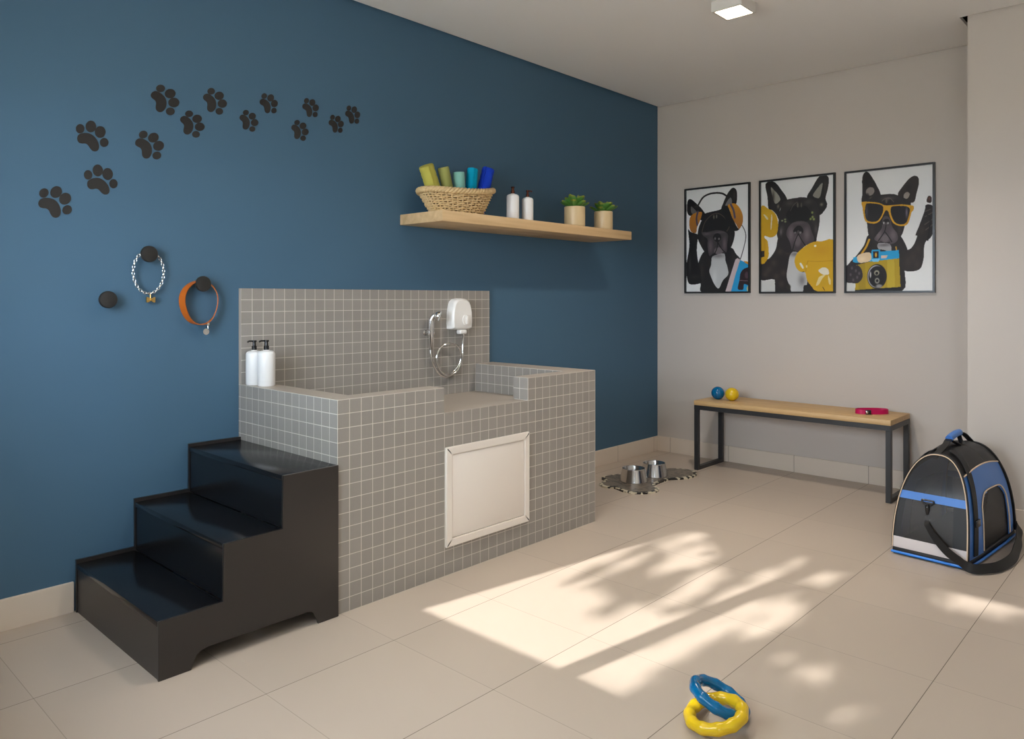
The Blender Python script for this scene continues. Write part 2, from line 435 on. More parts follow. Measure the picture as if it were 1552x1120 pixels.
for (ax, az, bx_, bz), lab in paws:
    A = Vector((ax, az)); B = Vector((bx_, bz)); d = B - A; L = d.length; ex = d / L; ey = Vector((-ex.y, ex.x))
    t = thing('paw_print_sticker', lab, 'sticker', (ax, 0, az), 'black paw print stickers on the blue wall')
    for nm, pl in [('pad', PAD)] + [('toe', q) for q in TOES]:
        c = catmull([(p[0], p[1], 0) for p in pl], 4, True)
        pts = [A + ex * (q.x * L) + ey * (q.y * L) for q in c]
        b = BM(); prism(b, [(p.x, p.y) for p in pts], 'y', -.0022, -.0002); obj(nm, b, M_decal, t, 30)

# ------------------------------------------------------------------ wall knobs and collars
MY = Matrix.Rotation(PI / 2, 4, 'X')     # z -> -y
def knob(x, z, lab):
    b = BM(); lathe(b, [(0, 0), (.014, 0), (.014, .006), (.011, .012), (.012, .02), (.024, .026), (.031, .032), (.0335, .040), (.0335, .047), (.031, .0515), (.02, .053), (0, .0535)], (x, 0, z), 40, MY)
    tag(obj('wall_knob', b, M_hook, None, 40, (x, 0, z)), lab, 'hook', 'round black wall knobs')
knob(-4.06, 1.196, 'round black wall knob with nothing hanging on it')
knob(-3.905, 1.381, 'round black wall knob holding the silver chain collar')
knob(-3.682, 1.263, 'round black wall knob holding the tan leather collar')
# silver chain collar
t = thing('chain_collar', 'silver chain dog collar with gold bow charm hanging from the middle wall knob', 'collar', (-3.9, -.02, 1.39))
b = BM(); nl = 40
for i in range(nl):
    a = PI / 2 + 2 * PI * (i + .5) / nl
    cx, cz = -3.9 + .060 * math.cos(a), 1.3075 + .0865 * math.sin(a)
    tx, tz = -.060 * math.sin(a), .0865 * math.cos(a); tv = Vector((tx, 0, tz)).normalized(); sd = Vector((0, 1, 0)) if i % 2 else tv.cross(Vector((0, 1, 0)))
    rings = []
    c = Vector((cx, -.024, cz)); pts = [c + tv * .0078 * math.cos(k * PI / 5) + sd * .0048 * math.sin(k * PI / 5) for k in range(10)]
    tube(b, pts, .0019, 6, True)
obj('chain', b, M_silver, t, 60)
b = BM()
for s in (-1, 1):
    prism(b, [(-3.892, 1.191), (-3.892, 1.199), (-3.892 + s * .011, 1.206), (-3.892 + s * .017, 1.206), (-3.892 + s * .017, 1.184), (-3.892 + s * .011, 1.184)], 'y', -.029, -.019)
box(b, -3.8955, -3.8885, -.031, -.017, 1.190, 1.200, .001); tube(b, [(-3.892, -.024, 1.199), (-3.893, -.024, 1.22)], .0015, 6)
obj('bow_charm', b, M_gold, t, 30)
# tan leather collar
t = thing('leather_collar', 'tan leather dog collar with silver tag hanging beside the tiled splashback', 'collar', (-3.682, -.025, 1.27))
b = BM(); pts = [(-3.688 + (.0775 + .003 * math.sin(3 * a)) * math.cos(a), -.030, 1.183 + .094 * math.sin(a)) for a in [2 * PI * k / 56 for k in range(56)]]
ribbon(b, pts, [Vector((.05 + .5 * math.cos(2 * PI * k / 56), 1, 0)) for k in range(56)], .032, .0035, True); obj('band', b, M_orange, t, 40)
b = BM(); box(b, -3.665, -3.655, -.047, -.012, 1.083, 1.096, .002); tube(b, [(-3.66, -.04, 1.085), (-3.660, -.041, 1.072)], .002, 6); obj('buckle_loop', b, M_silver, t, 30)
b = BM(); lathe(b, [(0, 0), (.0135, 0), (.0135, .002), (0, .002)], (-3.668, -.040, 1.058), 24, MY); obj('name_tag', b, M_silver, t, 30)

# ------------------------------------------------------------------ bottles
def bottle(x, y, z, r, h, hp, pm, rot, lab, grp, nm='pump_bottle'):
    t = thing(nm, lab, 'bottle', (x, y, z), grp)
    b = BM(); k = r * .5
    prof = [(0, 0), (r * .93, 0), (r, .004), (r, h - k)] + [(r - k * (1 - math.cos(a)) , h - k + k * .9 * math.sin(a)) for a in [PI / 2 * j / 6 for j in range(1, 7)]] + [(r * .34, h - k * .05), (r * .32, h + .002), (0, h + .002)]
    lathe(b, prof, (x, y, z), 36); obj('bottle_body', b, M_bottle, t, 40)
    b = BM(); q = r * .30; 
    lathe(b, [(0, h + .001), (q, h + .001), (q, h + hp * .42), (q * .72, h + hp * .46), (q * .66, h + hp * .8), (q * .95, h + hp * .84), (q * .95, h + hp), (0, h + hp)], (x, y, z), 24)
    zz = z + h + hp * .92; d = Vector((math.cos(rot), math.sin(rot), 0))
    c = Vector((x, y, zz)); tube(b, [c, c + d * r * .55, c + d * r * .72 + Vector((0, 0, -.002)), c + d * r * .78 + Vector((0, 0, -.006))], hp * .085, 8)
    obj('pump', b, pm, t, 40)
bottle(-3.458, -.062, .815, .036, .153, .045, M_pblack, 2.6, 'white shampoo bottle with black pump on the tub ledge, the one nearer the blue wall', 'white pump bottles on the tub ledge')
bottle(-3.443, -.142, .815, .038, .157, .045, M_pblack, 2.6, 'white shampoo bottle with black pump on the tub ledge, the one in front', 'white pump bottles on the tub ledge')
bottle(-1.93, -.225, SZ, .037, .157, .042, M_pbronze, -2.4, 'white bottle with bronze pump on the oak shelf, beside the basket', 'white pump bottles on the shelf')
bottle(-1.80, -.225, SZ, .034, .150, .042, M_pbronze, -.6, 'smaller white bottle with bronze pump spout sideways on the shelf, nearer the plants', 'white pump bottles on the shelf')

# ------------------------------------------------------------------ succulents
def leaf_m():
    n = N('succulent_leaf'); at = n.n('ShaderNodeAttribute'); at.attribute_name = 'tip'
    n.l(n.mix(at.outputs['Fac'], rgb(70, 122, 48), rgb(178, 150, 40)), n.b.inputs['Base Color']); n.b.inputs['Roughness'].default_value = .42
    n.b.inputs['Subsurface Weight'].default_value = .08; n.b.inputs['Subsurface Radius'].default_value = (.01, .01, .004); return n.m
M_succ = leaf_m()
def pot(x, y, z, r, h, seed, lab):
    rnd = random.Random(seed)
    t = thing('potted_succulent', lab, 'plant', (x, y, z), 'potted succulents on the shelf')
    b = BM(); lathe(b, [(0, 0), (r * .86, 0), (r * .96, .006), (r, .018), (r, h - .002), (r - .002, h), (r - .007, h), (r - .008, h - .002), (r - .008, h - .016), (0, h - .016)], (x, y, z), 40); obj('pot', b, M_pot, t, 40)
    b = BM(); lathe(b, [(0, h - .0155), (r - .0085, h - .0155), (r - .012, h - .010), (0, h - .006)], (x, y, z), 24); obj('soil', b, M_soil, t)
    b = BM(); lay = b.verts.layers.float.new('tip'); c = Vector((x, y, z + h - .010))
    for ring, (nl, el, ln, wd) in enumerate([(7, .36, .100, .040), (6, .78, .092, .044), (4, 1.08, .080, .036), (3, 1.36, .074, .024)]):
        for k in range(nl):
            az = 2 * PI * (k + .5 * (ring % 2)) / nl + rnd.uniform(-.15, .15); e = el + rnd.uniform(-.1, .12); Ln = ln * rnd.uniform(.88, 1.12) * r / .067
            d = Vector((math.cos(az) * math.cos(e), math.sin(az) * math.cos(e), math.sin(e))); sd = Vector((-math.sin(az), math.cos(az), 0)); up = sd.cross(d) * -1
            st_ = 12; rg = []
            for i in range(st_ + 1):
                s = i / st_
                wv = wd * (.38 + .62 * math.sin(PI * min(s * .75, .5))) * (1 if s < .68 else max(0, 1 - ((s - .68) / .32) ** 2) ** .5) * .60
                th = .0085 * (1 - s * .4) * (1 if s < .85 else max(0, 1 - ((s - .85) / .15) ** 2) ** .5)
                p = c + Vector((math.cos(az), math.sin(az), 0)) * .008 + d * Ln * s + Vector((0, 0, 1)) * (.012 * s * s)
                if i == st_: wv = th = .0006
                row = []
                for q in range(8):
                    a = 2 * PI * q / 8
                    v = b.verts.new(p + sd * wv * math.cos(a) + up * (th * math.sin(a) - .22 * wv * abs(math.cos(a)) ** 2 * -1)); v[lay] = max(0, (s - .84) / .16) ** 1.0 * rnd.uniform(.3, .9); row.append(v)
                rg.append(row)
            for A_, B_ in zip(rg, rg[1:]):
                for q in range(8): b.faces.new((A_[q], A_[(q + 1) % 8], B_[(q + 1) % 8], B_[q]))
            b.faces.new(rg[0]); b.faces.new(rg[-1])
    obj('rosette', b, M_succ, t, 60)
pot(-1.36, -.235, SZ, .067, .132, 3, 'larger green succulent in a sand-coloured pot on the shelf, nearer the bottles')
pot(-1.05, -.235, SZ, .062, .128, 8, 'smaller green succulent in a sand-coloured pot near the end of the shelf')

# ------------------------------------------------------------------ basket and towels
bk = thing('wicker_basket', 'oval woven wicker basket holding rolled towels on the oak shelf', 'basket', (-2.325, -.172, SZ))
M_wick = mat('wicker', rgb(224, 194, 144), .6, bump=.3, scale=150, var=.5)
bcx, bcy = -2.325, -.172
def bp(phi, s, off=0., dz=0.):
    a = .155 + (.240 - .155) * s ** .85 + off; c_ = .095 + (.140 - .095) * s ** .85 + off
    z = SZ + .004 + (.124 + .010 * math.cos(2 * phi) + .020 * math.cos(phi)) * s + dz
    return Vector((bcx + a * math.cos(phi), bcy + c_ * math.sin(phi), z))
b = BM()
NS = 40
NR = 10
for r_ in range(NR):
    s = (r_ + .5) / NR; pts = []
    for k in range(NS * 4):
        phi = 2 * PI * k / (NS * 4); pts.append(bp(phi, s, .0068 * math.cos(NS / 2 * phi + PI * r_), .0012 * math.sin(9 * phi + r_ * 2)))
    tube(b, pts, .0048, 6, True)
for k in range(NS):
    phi = 2 * PI * k / NS
    tube(b, [bp(phi, s / 6, 0, 0) for s in range(7)], .0046, 6)
obj('weave', b, M_wick, bk, 60)
b = BM(); G = [[b.verts.new(bp(2 * PI * k / 60, s / 6, -.012)) for k in range(60)] for s in range(7)]; G2 = [[b.verts.new(bp(2 * PI * k / 60, s / 6, -.015)) for k in range(60)] for s in range(7)]
for g0 in (G, G2):
    for i in range(6):
        for k in range(60): b.faces.new((g0[i][k], g0[i][(k + 1) % 60], g0[i + 1][(k + 1) % 60], g0[i + 1][k]))
for i in (0, 6):
    for k in range(60): b.faces.new((G[i][k], G[i][(k + 1) % 60], G2[i][(k + 1) % 60], G2[i][k]))
obj('gap_shade_shell', b, mat('weave_gap_shade', rgb(112, 80, 46), .8), bk, 60)  # added dark shell, its brown puts shade into the gaps of the weave
b = BM()
for j in range(3):
    pts = []
    for k in range(160):
        phi = 2 * PI * k / 160; tw = phi * 22 + j * 2 * PI / 3
        pts.append(bp(phi, 1, .003 + .0095 * math.cos(tw), .004 + .0095 * math.sin(tw)))
    tube(b, pts, .0088, 8, True)
obj('braided_rim', b, M_wick, bk, 60)
b = BM(); vs = [b.verts.new(bp(2 * PI * k / 48, 0, -.002)) for k in range(48)]; vt = [b.verts.new(bp(2 * PI * k / 48, 0, -.002, .004)) for k in range(48)]
b.faces.new(vs); b.faces.new(vt)
for k in range(48): b.faces.new((vs[k], vs[(k + 1) % 48], vt[(k + 1) % 48], vt[k]))
obj('base', b, M_wick, bk)
def towel(p0, p1, r, col, lab, seam, stripes=0):
    p0, p1 = Vector(p0), Vector(p1); ax = (p1 - p0).normalized(); L = (p1 - p0).length
    u = ax.cross(Vector((0, 1, 0))).normalized(); v = ax.cross(u).normalized()
    m = mat('towel_' + lab.split()[0] + '_' + lab.split()[1], col, .85, bump=.7, scale=420, spec=.2)
    b = BM(); turns = 3.0; n_ = 78; th = r / (turns + .35) * .97; rings = []
    sec = []
    for i in range(n_ + 1):
        a = 2 * PI * turns * i / n_; ro = r * .12 + (r - r * .12) * (i / n_)
        sec.append((a + seam, ro))
    LV = [(0, .94), (.01, 1), (.3, 1), (.6, 1), (.97, 1), (1.0, .93)]
    if stripes: LV = [(0, .94), (.01, 1)] + sum([[(s - .03, 1), (s, .955), (s + .03, 1)] for s in (.45, .6, .75, .88)], []) + [(.98, 1), (1, .93)]
    for f_, sc in LV:
        c = p0 + ax * L * f_
        bulge = 1.0
        rings.append([(b.verts.new(c + (u * math.cos(a) + v * math.sin(a)) * (ro * (sc if i > n_ * .68 else 1))),
                       b.verts.new(c + (u * math.cos(a) + v * math.sin(a)) * max(ro - th * .86, .001))) for i, (a, ro) in enumerate(sec)])
    for A_, B_ in zip(rings, rings[1:]):
        for i in range(n_):
            b.faces.new((A_[i][0], A_[i + 1][0], B_[i + 1][0], B_[i][0])); b.faces.new((A_[i][1], B_[i][1], B_[i + 1][1], A_[i + 1][1]))
        for i in (0, n_): b.faces.new((A_[i][0], A_[i][1], B_[i][1], B_[i][0]))
    for rg in (rings[0], rings[-1]):
        for i in range(n_): b.faces.new((rg[i][0], rg[i][1], rg[i + 1][1], rg[i + 1][0]))
    tag(obj('rolled_towel', b, m, None, 50, tuple(p0)), lab, 'towel', 'rolled towels in the basket')
TZ = SZ + .02
towel((-2.440, -.172, TZ), (-2.553, -.185, 1.900), .047, rgb(184, 178, 84), 'mustard yellow-green rolled towel leaning outward at the near end of the basket', 1.0, 1)
towel((-2.368, -.178, TZ), (-2.436, -.180, 1.905), .037, rgb(156, 158, 92), 'olive green rolled towel standing second in the basket', 4.4)
towel((-2.300, -.175, TZ), (-2.318, -.178, 1.893), .037, rgb(136, 190, 176), 'pale mint rolled towel standing in the middle of the basket', 1.9)
towel((-2.232, -.175, TZ), (-2.208, -.180, 1.926), .037, rgb(0, 160, 196), 'bright turquoise rolled towel standing between the mint and dark blue ones', .95)
towel((-2.160, -.172, TZ), (-2.082, -.180, 1.940), .041, rgb(24, 62, 186), 'royal blue rolled towel leaning outward at the far end of the basket', .35, 1)

# ------------------------------------------------------------------ electric shower
t = thing('electric_shower', 'white electric shower heater mounted on the tiled splashback', 'shower heater', (-2.185, -.02, 1.02))
b = BM(); vs = []
out = [(-2.262, 1.028), (-2.266, 1.06), (-2.262, 1.12), (-2.253, 1.165), (-2.244, 1.184), (-2.226, 1.197), (-2.19, 1.202), (-2.15, 1.198), (-2.130, 1.186), (-2.118, 1.165), (-2.108, 1.12), (-2.105, 1.06), (-2.109, 1.028), (-2.13, 1.022), (-2.24, 1.022)]
cc = Vector((-2.185, 1.11)); levels = [(-.0205, 1.0), (-.058, 1.0), (-.070, .95), (-.076, .86)]
rings = [[b.verts.new((cc.x + (p[0] - cc.x) * s, y_, cc.y + (p[1] - cc.y) * s)) for p in out] for y_, s in levels]
for A_, B_ in zip(rings, rings[1:]):
    for k in range(len(out)): b.faces.new((A_[k], A_[(k + 1) % len(out)], B_[(k + 1) % len(out)], B_[k]))
b.faces.new(rings[0]); b.faces.new(rings[-1]); obj('heater_body', b, M_wplastic, t, 35)
b = BM(); c = catmull([(-2.19, 1.078, 0), (-2.182, 1.102, 0), (-2.162, 1.110, 0), (-2.142, 1.100, 0), (-2.136, 1.074, 0), (-2.146, 1.052, 0), (-2.165, 1.046, 0), (-2.183, 1.055, 0)], 4, True)
prism(b, [(p.x, p.y) for p in c], 'y', -.082, -.074); bmesh.ops.bevel(b, geom=list(b.edges), offset=.001, segments=1, affect='EDGES'); kn = obj('control_dial', b, M_wplastic, t, 30)
b = BM(); box(b, -2.172, -2.152, -.090, -.082, 1.055, 1.102, .003, 2); obj('dial_grip', b, M_wplastic, kn, 30)
b = BM(); box(b, -2.20, -2.145, -.068, -.03, .996, 1.022, .009, 3); obj('water_outlet', b, M_wplastic, t, 40)
t = thing('hand_shower', 'chrome hand shower on its bracket with a coiled hose on the splashback', 'hand shower', (-2.41, -.02, 1.02))
b = BM(); hs = [(-2.406, -.052, .915), (-2.408, -.053, .96), (-2.410, -.056, 1.03), (-2.409, -.060, 1.085), (-2.398, -.072, 1.108)]
tube(b, catmull(hs, 5), lambda s: .0095 + .0065 * math.sin(min(1, s * 1.5) * PI * .6), 14); obj('handle', b, M_chrome, t, 50)
dirh = Vector((.55, -.78, -.3)).normalized(); q = Vector((0, 0, 1)).rotation_difference(dirh).to_matrix().to_4x4()
b = BM(); lathe(b, [(0, -.014), (.014, -.014), (.024, 0), (.028, .016), (.027, .022), (.021, .0235), (0, .0235)], (-2.392, -.076, 1.108), 24, q); obj('spray_head', b, M_chrome, t, 40)
b = BM(); lathe(b, [(0, 0), (.017, 0), (.017, .005), (.010, .008), (.010, .035), (0, .035)], (-2.422, -.02, 1.012), 20, MY); box(b, -2.432, -2.392, -.068, -.046, .998, 1.026, .004, 2); obj('bracket', b, M_chrome, t, 40)
b = BM(); hp_ = [(-2.406, .918), (-2.402, .87), (-2.375, .815), (-2.335, .775), (-2.28, .760), (-2.225, .785), (-2.19, .84), (-2.192, .895), (-2.225, .933), (-2.285, .945), (-2.342, .925), (-2.368, .872), (-2.352, .815), (-2.315, .778), (-2.27, .768), (-2.212, .797), (-2.178, .86), (-2.170, .92), (-2.168, .96), (-2.168, .998)]
pts = catmull([(p[0], -.045 - .013 * (i > 5) - .004 * math.sin(i), p[1]) for i, p in enumerate(hp_)], 8)
tube(b, pts, .0072, 10); obj('hose', b, M_chrome, t, 60)

# ------------------------------------------------------------------ bench with things on it
bn = thing('bench', 'low bench with oak seat and black steel frame below the dog pictures', 'bench', (-.225, -1.195, 0))
BX0, BX1, BY0, BY1, BT = -.42, -.035, -1.836, -.555, .487
b = BM(); box(b, BX0, BX1, BY0, BY1, BT - .032, BT, .002, 2); obj('seat', b, M_bench, bn, 30)
w = .03; zt_ = BT - .033
for y0 in (BY1 - w, BY0):
    y1 = y0 + w
    for xx in (BX0 + .004, BX1 - w):
        b = BM(); box(b, xx, xx + w, y0, y1, 0, zt_ - w, .0015, 1); obj('leg', b, M_bframe, bn, 30)
    b = BM(); box(b, BX0 + .004 + w, BX1 - w, y0, y1, 0, .026, .0015, 1); obj('floor_rail', b, M_bframe, bn, 30)
b = BM(); frame_ring(b, 'z', zt_ - w, zt_, BX0 + .004, BX1, BY0, BY1, w); obj('seat_frame', b, M_bframe, bn, 0)
# balls
b = BM(); pr_ = [(.0455 * math.sin(PI * k / 20), -.0455 * math.cos(PI * k / 20)) for k in range(21)]; pr_[0] = (0, -.0455); pr_[-1] = (0, .0455)
cb = Vector((-.26, -.655, BT + .0452)); lathe(b, pr_, (0, 0, 0), 64)
for v in b.verts:
    a = math.atan2(v.co.y, v.co.x); f = 1 - .06 * (abs(math.cos(a * 5)) ** 8) * (1 - abs(v.co.z) / .0455); v.co.x *= f; v.co.y *= f; v.co += cb
tag(obj('toy_ball', b, M_blueball, None, 60, (cb.x, cb.y, BT)), 'blue ribbed rubber ball on the bench', 'ball', 'toy balls on the bench')
b = BM(); cb = Vector((-.26, -.762, BT + .0458)); pr_ = [(.047 * math.sin(PI * k / 20), -.047 * math.cos(PI * k / 20) * (.97)) for k in range(21)]; lathe(b, [(0, pr_[0][1])] + pr_[1:-1] + [(0, pr_[-1][1])], cb, 48)
for v in b.verts:
    if v.co.x > cb.x + .033: v.co.x = cb.x + .033 + (v.co.x - cb.x - .033) * .3
tag(obj('toy_ball', b, M_yelball, None, 60, (cb.x, cb.y, BT)), 'smooth yellow rubber ball on the bench', 'ball', 'toy balls on the bench')
# magenta collar
t = thing('dog_collar', 'magenta pink dog collar lying coiled on the oak bench', 'collar', (-.2, -1.66, BT))
b = BM(); pts = []
for k in range(60):
    a = 2 * PI * k / 60; d = R * .098 * math.cos(a) + F * .052 * math.sin(a) * (1 + .15 * math.cos(2 * a)); pts.append(Vector((-.205, -1.665, BT + .0145)) + d)
ribbon(b, pts, (0, 0, 1), .028, .003, True); obj('band', b, M_mag, t, 50)
b = BM(); a0 = Vector((-.205, -1.665, BT + .0145)) - F * .050 - R * .045
Mx = Matrix.Translation(a0) @ Matrix.Rotation(math.atan2(R.y, R.x) - .25, 4, 'Z')
box(b, -.016, .016, -.005, .005, -.014, .014, .003, 2, 0, Mx); obj('buckle', b, mat('black_buckle', rgb(24, 22, 24), .3), t, 30)
b = BM(); box(b, -.014, -.002, -.008, -.004, -.008, .008, .002, 2, 0, Mx); obj('metal_clip', b, M_silver, t, 30)

# ------------------------------------------------------------------ bowls and mat
def bowl(x, y, lab):
    b = BM(); z = .0125; h = .085
    lathe(b, [(0, .004), (.078, .004), (.089, 0), (.0925, .002), (.092, .007), (.0745, h - .006), (.0745, h - .001), (.072, h), (.069, h - .002), (.063, h - .025), (.055, h - .045), (.03, h - .053), (0, h - .055)], (x, y, z), 56)
    tag(obj('dog_bowl', b, M_steel, None, 40, (x, y, z)), lab, 'bowl', 'steel dog bowls on the mat')
bowl(-1.015, -.452, 'stainless steel dog bowl on the patterned mat, nearer the tiled tub')
bowl(-.79, -.465, 'stainless steel dog bowl on the patterned mat, nearer the bench')
n = N('patterned_mat'); g = n.n('ShaderNodeNewGeometry'); vo = n.n('ShaderNodeTexVoronoi', feature='F1'); vo.inputs['Scale'].default_value = 42; n.l(g.outputs['Position'], vo.inputs['Vector'])
wv = n.n('ShaderNodeTexWave'); wv.inputs['Scale'].default_value = 14; wv.inputs['Distortion'].default_value = 9; wv.inputs['Detail'].default_value = 2; n.l(g.outputs['Position'], wv.inputs['Vector'])
f = n.math('GREATER_THAN', vo.outputs['Color'], .55); n.l(n.mix(n.math('MULTIPLY', f, n.math('GREATER_THAN', wv.outputs[0], .35)), rgb(118, 108, 96), rgb(62, 56, 52)), n.b.inputs['Base Color']); n.b.inputs['Roughness'].default_value = .35; M_mat = n.m
n = N('mat_border'); g = n.n('ShaderNodeNewGeometry'); vo = n.n('ShaderNodeTexVoronoi', feature='F1'); vo.inputs['Scale'].default_value = 48; n.l(g.outputs['Position'], vo.inputs['Vector'])
n.l(n.mix(n.math('GREATER_THAN', vo.outputs['Color'], .5), rgb(24, 22, 22), rgb(205, 196, 172)), n.b.inputs['Base Color']); n.b.inputs['Roughness'].default_value = .4; M_matb = n.m
mo = [(-1.13, -.30), (-1.225, -.33), (-1.262, -.40), (-1.235, -.455), (-1.262, -.53), (-1.268, -.60), (-1.215, -.665), (-1.14, -.695), (-1.07, -.68), (-1.035, -.64), (-1.0, -.60), (-.90, -.588), (-.80, -.592), (-.74, -.635), (-.655, -.668), (-.56, -.655), (-.495, -.605), (-.47, -.54), (-.50, -.46), (-.57, -.405), (-.64, -.37), (-.75, -.33), (-.86, -.29), (-.95, -.25), (-1.03, -.22), (-1.09, -.25)]
t = thing('feeding_mat', 'wavy-edged black and cream patterned mat under the steel dog bowls', 'mat', (-.9, -.45, 0))
mc = catmull([(p[0], p[1], 0) for p in mo], 5, True); cen = Vector((-.9, -.46, 0))
ins = []
for i, p in enumerate(mc):
    tt = (mc[(i + 1) % len(mc)] - mc[i - 1]).normalized(); nn = Vector((-tt.y, tt.x, 0))
    ins.append(p + nn * .022)
if (ins[0] - cen).length > (mc[0] - cen).length: ins = [2 * p - q for p, q in zip(mc, ins)]
b = BM(); prism(b, [(p.x, p.y) for p in ins], 'z', .0, .012); obj('mat_top', b, M_mat, t, 30)
b = BM(); n_ = len(mc); V = [[b.verts.new((p.x, p.y, z)) for p in L_] for L_, z in ((mc, 0), (mc, .010), (ins, .0122), (ins, 0))]
for q_ in range(4):
    A_, B_ = V[q_], V[(q_ + 1) % 4]
    for i in range(n_): b.faces.new((A_[i], A_[(i + 1) % n_], B_[(i + 1) % n_], B_[i]))
obj('border', b, M_matb, t, 30)

# ------------------------------------------------------------------ ring toys
def rf(k, ph): return lambda a: 1.05 - .15 * abs(math.sin(a * k / 2 + ph)) ** 1.2
cY = Vector((-3.204, -2.182, .0385)); tl = math.radians(13)
b = BM(); torus(b, cY, .0735, .0178, R * math.cos(tl) + UP * math.sin(tl), F, 110, 18, rf(11, .3))
o1 = obj('ring_toy', b, M_yelball, None, 60, (cY.x, cY.y, 0)); tag(o1, 'yellow knobbly rubber ring linked through the blue one on the floor', 'dog toy', 'linked ring toys')
cB = Vector((-3.142, -2.160, .0500)); tl = math.radians(-25)
b = BM(); torus(b, cB, .0775, .0168, R * math.cos(tl) + UP * math.sin(tl), F * .97 + R * .10, 110, 18, rf(11, 1.))
o2 = obj('ring_toy', b, M_blueball, None, 60, (cB.x, cB.y, 0)); tag(o2, 'blue knobbly rubber ring leaning over the yellow one on the floor', 'dog toy', 'linked ring toys')

# ------------------------------------------------------------------ pictures
def homog(quad):
    src = [(0, 1), (1, 1), (1, 0), (0, 0)]    # tl, tr, br, bl in uv
    A = []; 
    for (x, y), (u, v) in zip(quad, src):
        A.append([x, y, 1, 0, 0, 0, -u * x, -u * y, -u]); A.append([0, 0, 0, x, y, 1, -v * x, -v * y, -v])
    _, _, Vt = np.linalg.svd(np.array(A, float)); return Vt[-1].reshape(3, 3)
class Art:
    W, Hh = 200, 300
    def __init__(s, quad, bg):
        s.h = homog(quad); s.img = np.empty((s.Hh, s.W, 3)); s.img[:] = bg
        u = (np.arange(s.W) + .5) / s.W; v = (np.arange(s.Hh) + .5) / s.Hh; s.U, s.V = np.meshgrid(u, v)
    def uv(s, pts):
        P = np.c_[np.array(pts, float), np.ones(len(pts))] @ s.h.T; return P[:, :2] / P[:, 2:]
    def fill(s, mask, col, al=1.):
        a = mask[..., None] * al; s.img = s.img * (1 - a) + np.array(col, float) * a
    def mask(s, pts, smooth=True):
        if smooth: pts = [(p.x, p.y) for p in catmull([(q[0], q[1], 0) for q in pts], 4, True)]
        q = s.uv(pts); m = np.zeros_like(s.U, bool); n = len(q)
        for i in range(n):
            x1, y1 = q[i]; x2, y2 = q[(i + 1) % n]
            if y1 == y2: continue
            c = ((s.V < y1) != (s.V < y2)) & (s.U < (x2 - x1) * (s.V - y1) / (y2 - y1) + x1); m ^= c
        return m.astype(float)
    def poly(s, pts, col, smooth=True, al=1.): m = s.mask(pts, smooth); s.fill(m, col, al); return m
    def grad(s, pts, col, pa, pb, colb, smooth=True):
        m = s.mask(pts, smooth); a, b_ = s.uv([pa, pb]); d = b_ - a; t = np.clip(((s.U - a[0]) * d[0] + (s.V - a[1]) * d[1]) / (d @ d), 0, 1)
        c = np.array(col, float) * (1 - t[..., None]) + np.array(colb, float) * t[..., None]; s.img = s.img * (1 - m[..., None]) + c * m[..., None]
    def line(s, pts, w, col, smooth=True, al=1.):
        if smooth: pts = [(p.x, p.y) for p in catmull([(q[0], q[1], 0) for q in pts], 5)]
        q = s.uv(pts); e = s.uv([(pts[0][0] + w, pts[0][1])]); ww = abs(e[0][0] - q[0][0]) / 2; m = np.zeros_like(s.U)
        asp = 1.53
        for a, b_ in zip(q, q[1:]):
            d = b_ - a; d2 = np.array([d[0], d[1] * asp]); L = d2 @ d2 + 1e-12
            px, py = s.U - a[0], (s.V - a[1]) * asp; t = np.clip((px * d2[0] + py * d2[1]) / L, 0, 1)
            D = np.hypot(px - t * d2[0], py - t * d2[1]); m = np.maximum(m, np.clip((ww - D) / .003 + .5, 0, 1))
        s.fill(m, col, al)
    def ell(s, c, rx, ry, col, al=1., soft=.08, clip=None):
        q = s.uv([c, (c[0] + rx, c[1]), (c[0], c[1] + ry)]); a = abs(q[1][0] - q[0][0]); b_ = abs(q[2][1] - q[0][1])
        d = np.hypot((s.U - q[0][0]) / a, (s.V - q[0][1]) / b_); m = np.clip((1 - d) / soft + .5, 0, 1)
        if clip is not None: m = m * clip
        s.fill(m, col, al)
    def glow(s, c, rx, ry, col, al=.6, clip=None):
        q = s.uv([c, (c[0] + rx, c[1]), (c[0], c[1] + ry)]); a = abs(q[1][0] - q[0][0]); b_ = abs(q[2][1] - q[0][1])
        m = np.exp(-(((s.U - q[0][0]) / a) ** 2 + ((s.V - q[0][1]) / b_) ** 2))
        if clip is not None: m = m * clip
        s.fill(m, col, al)
DK = (36, 32, 33); DKb = (24, 21, 22); BR = (74, 62, 58); MZ = (116, 102, 106); BGc = (252, 252, 250)

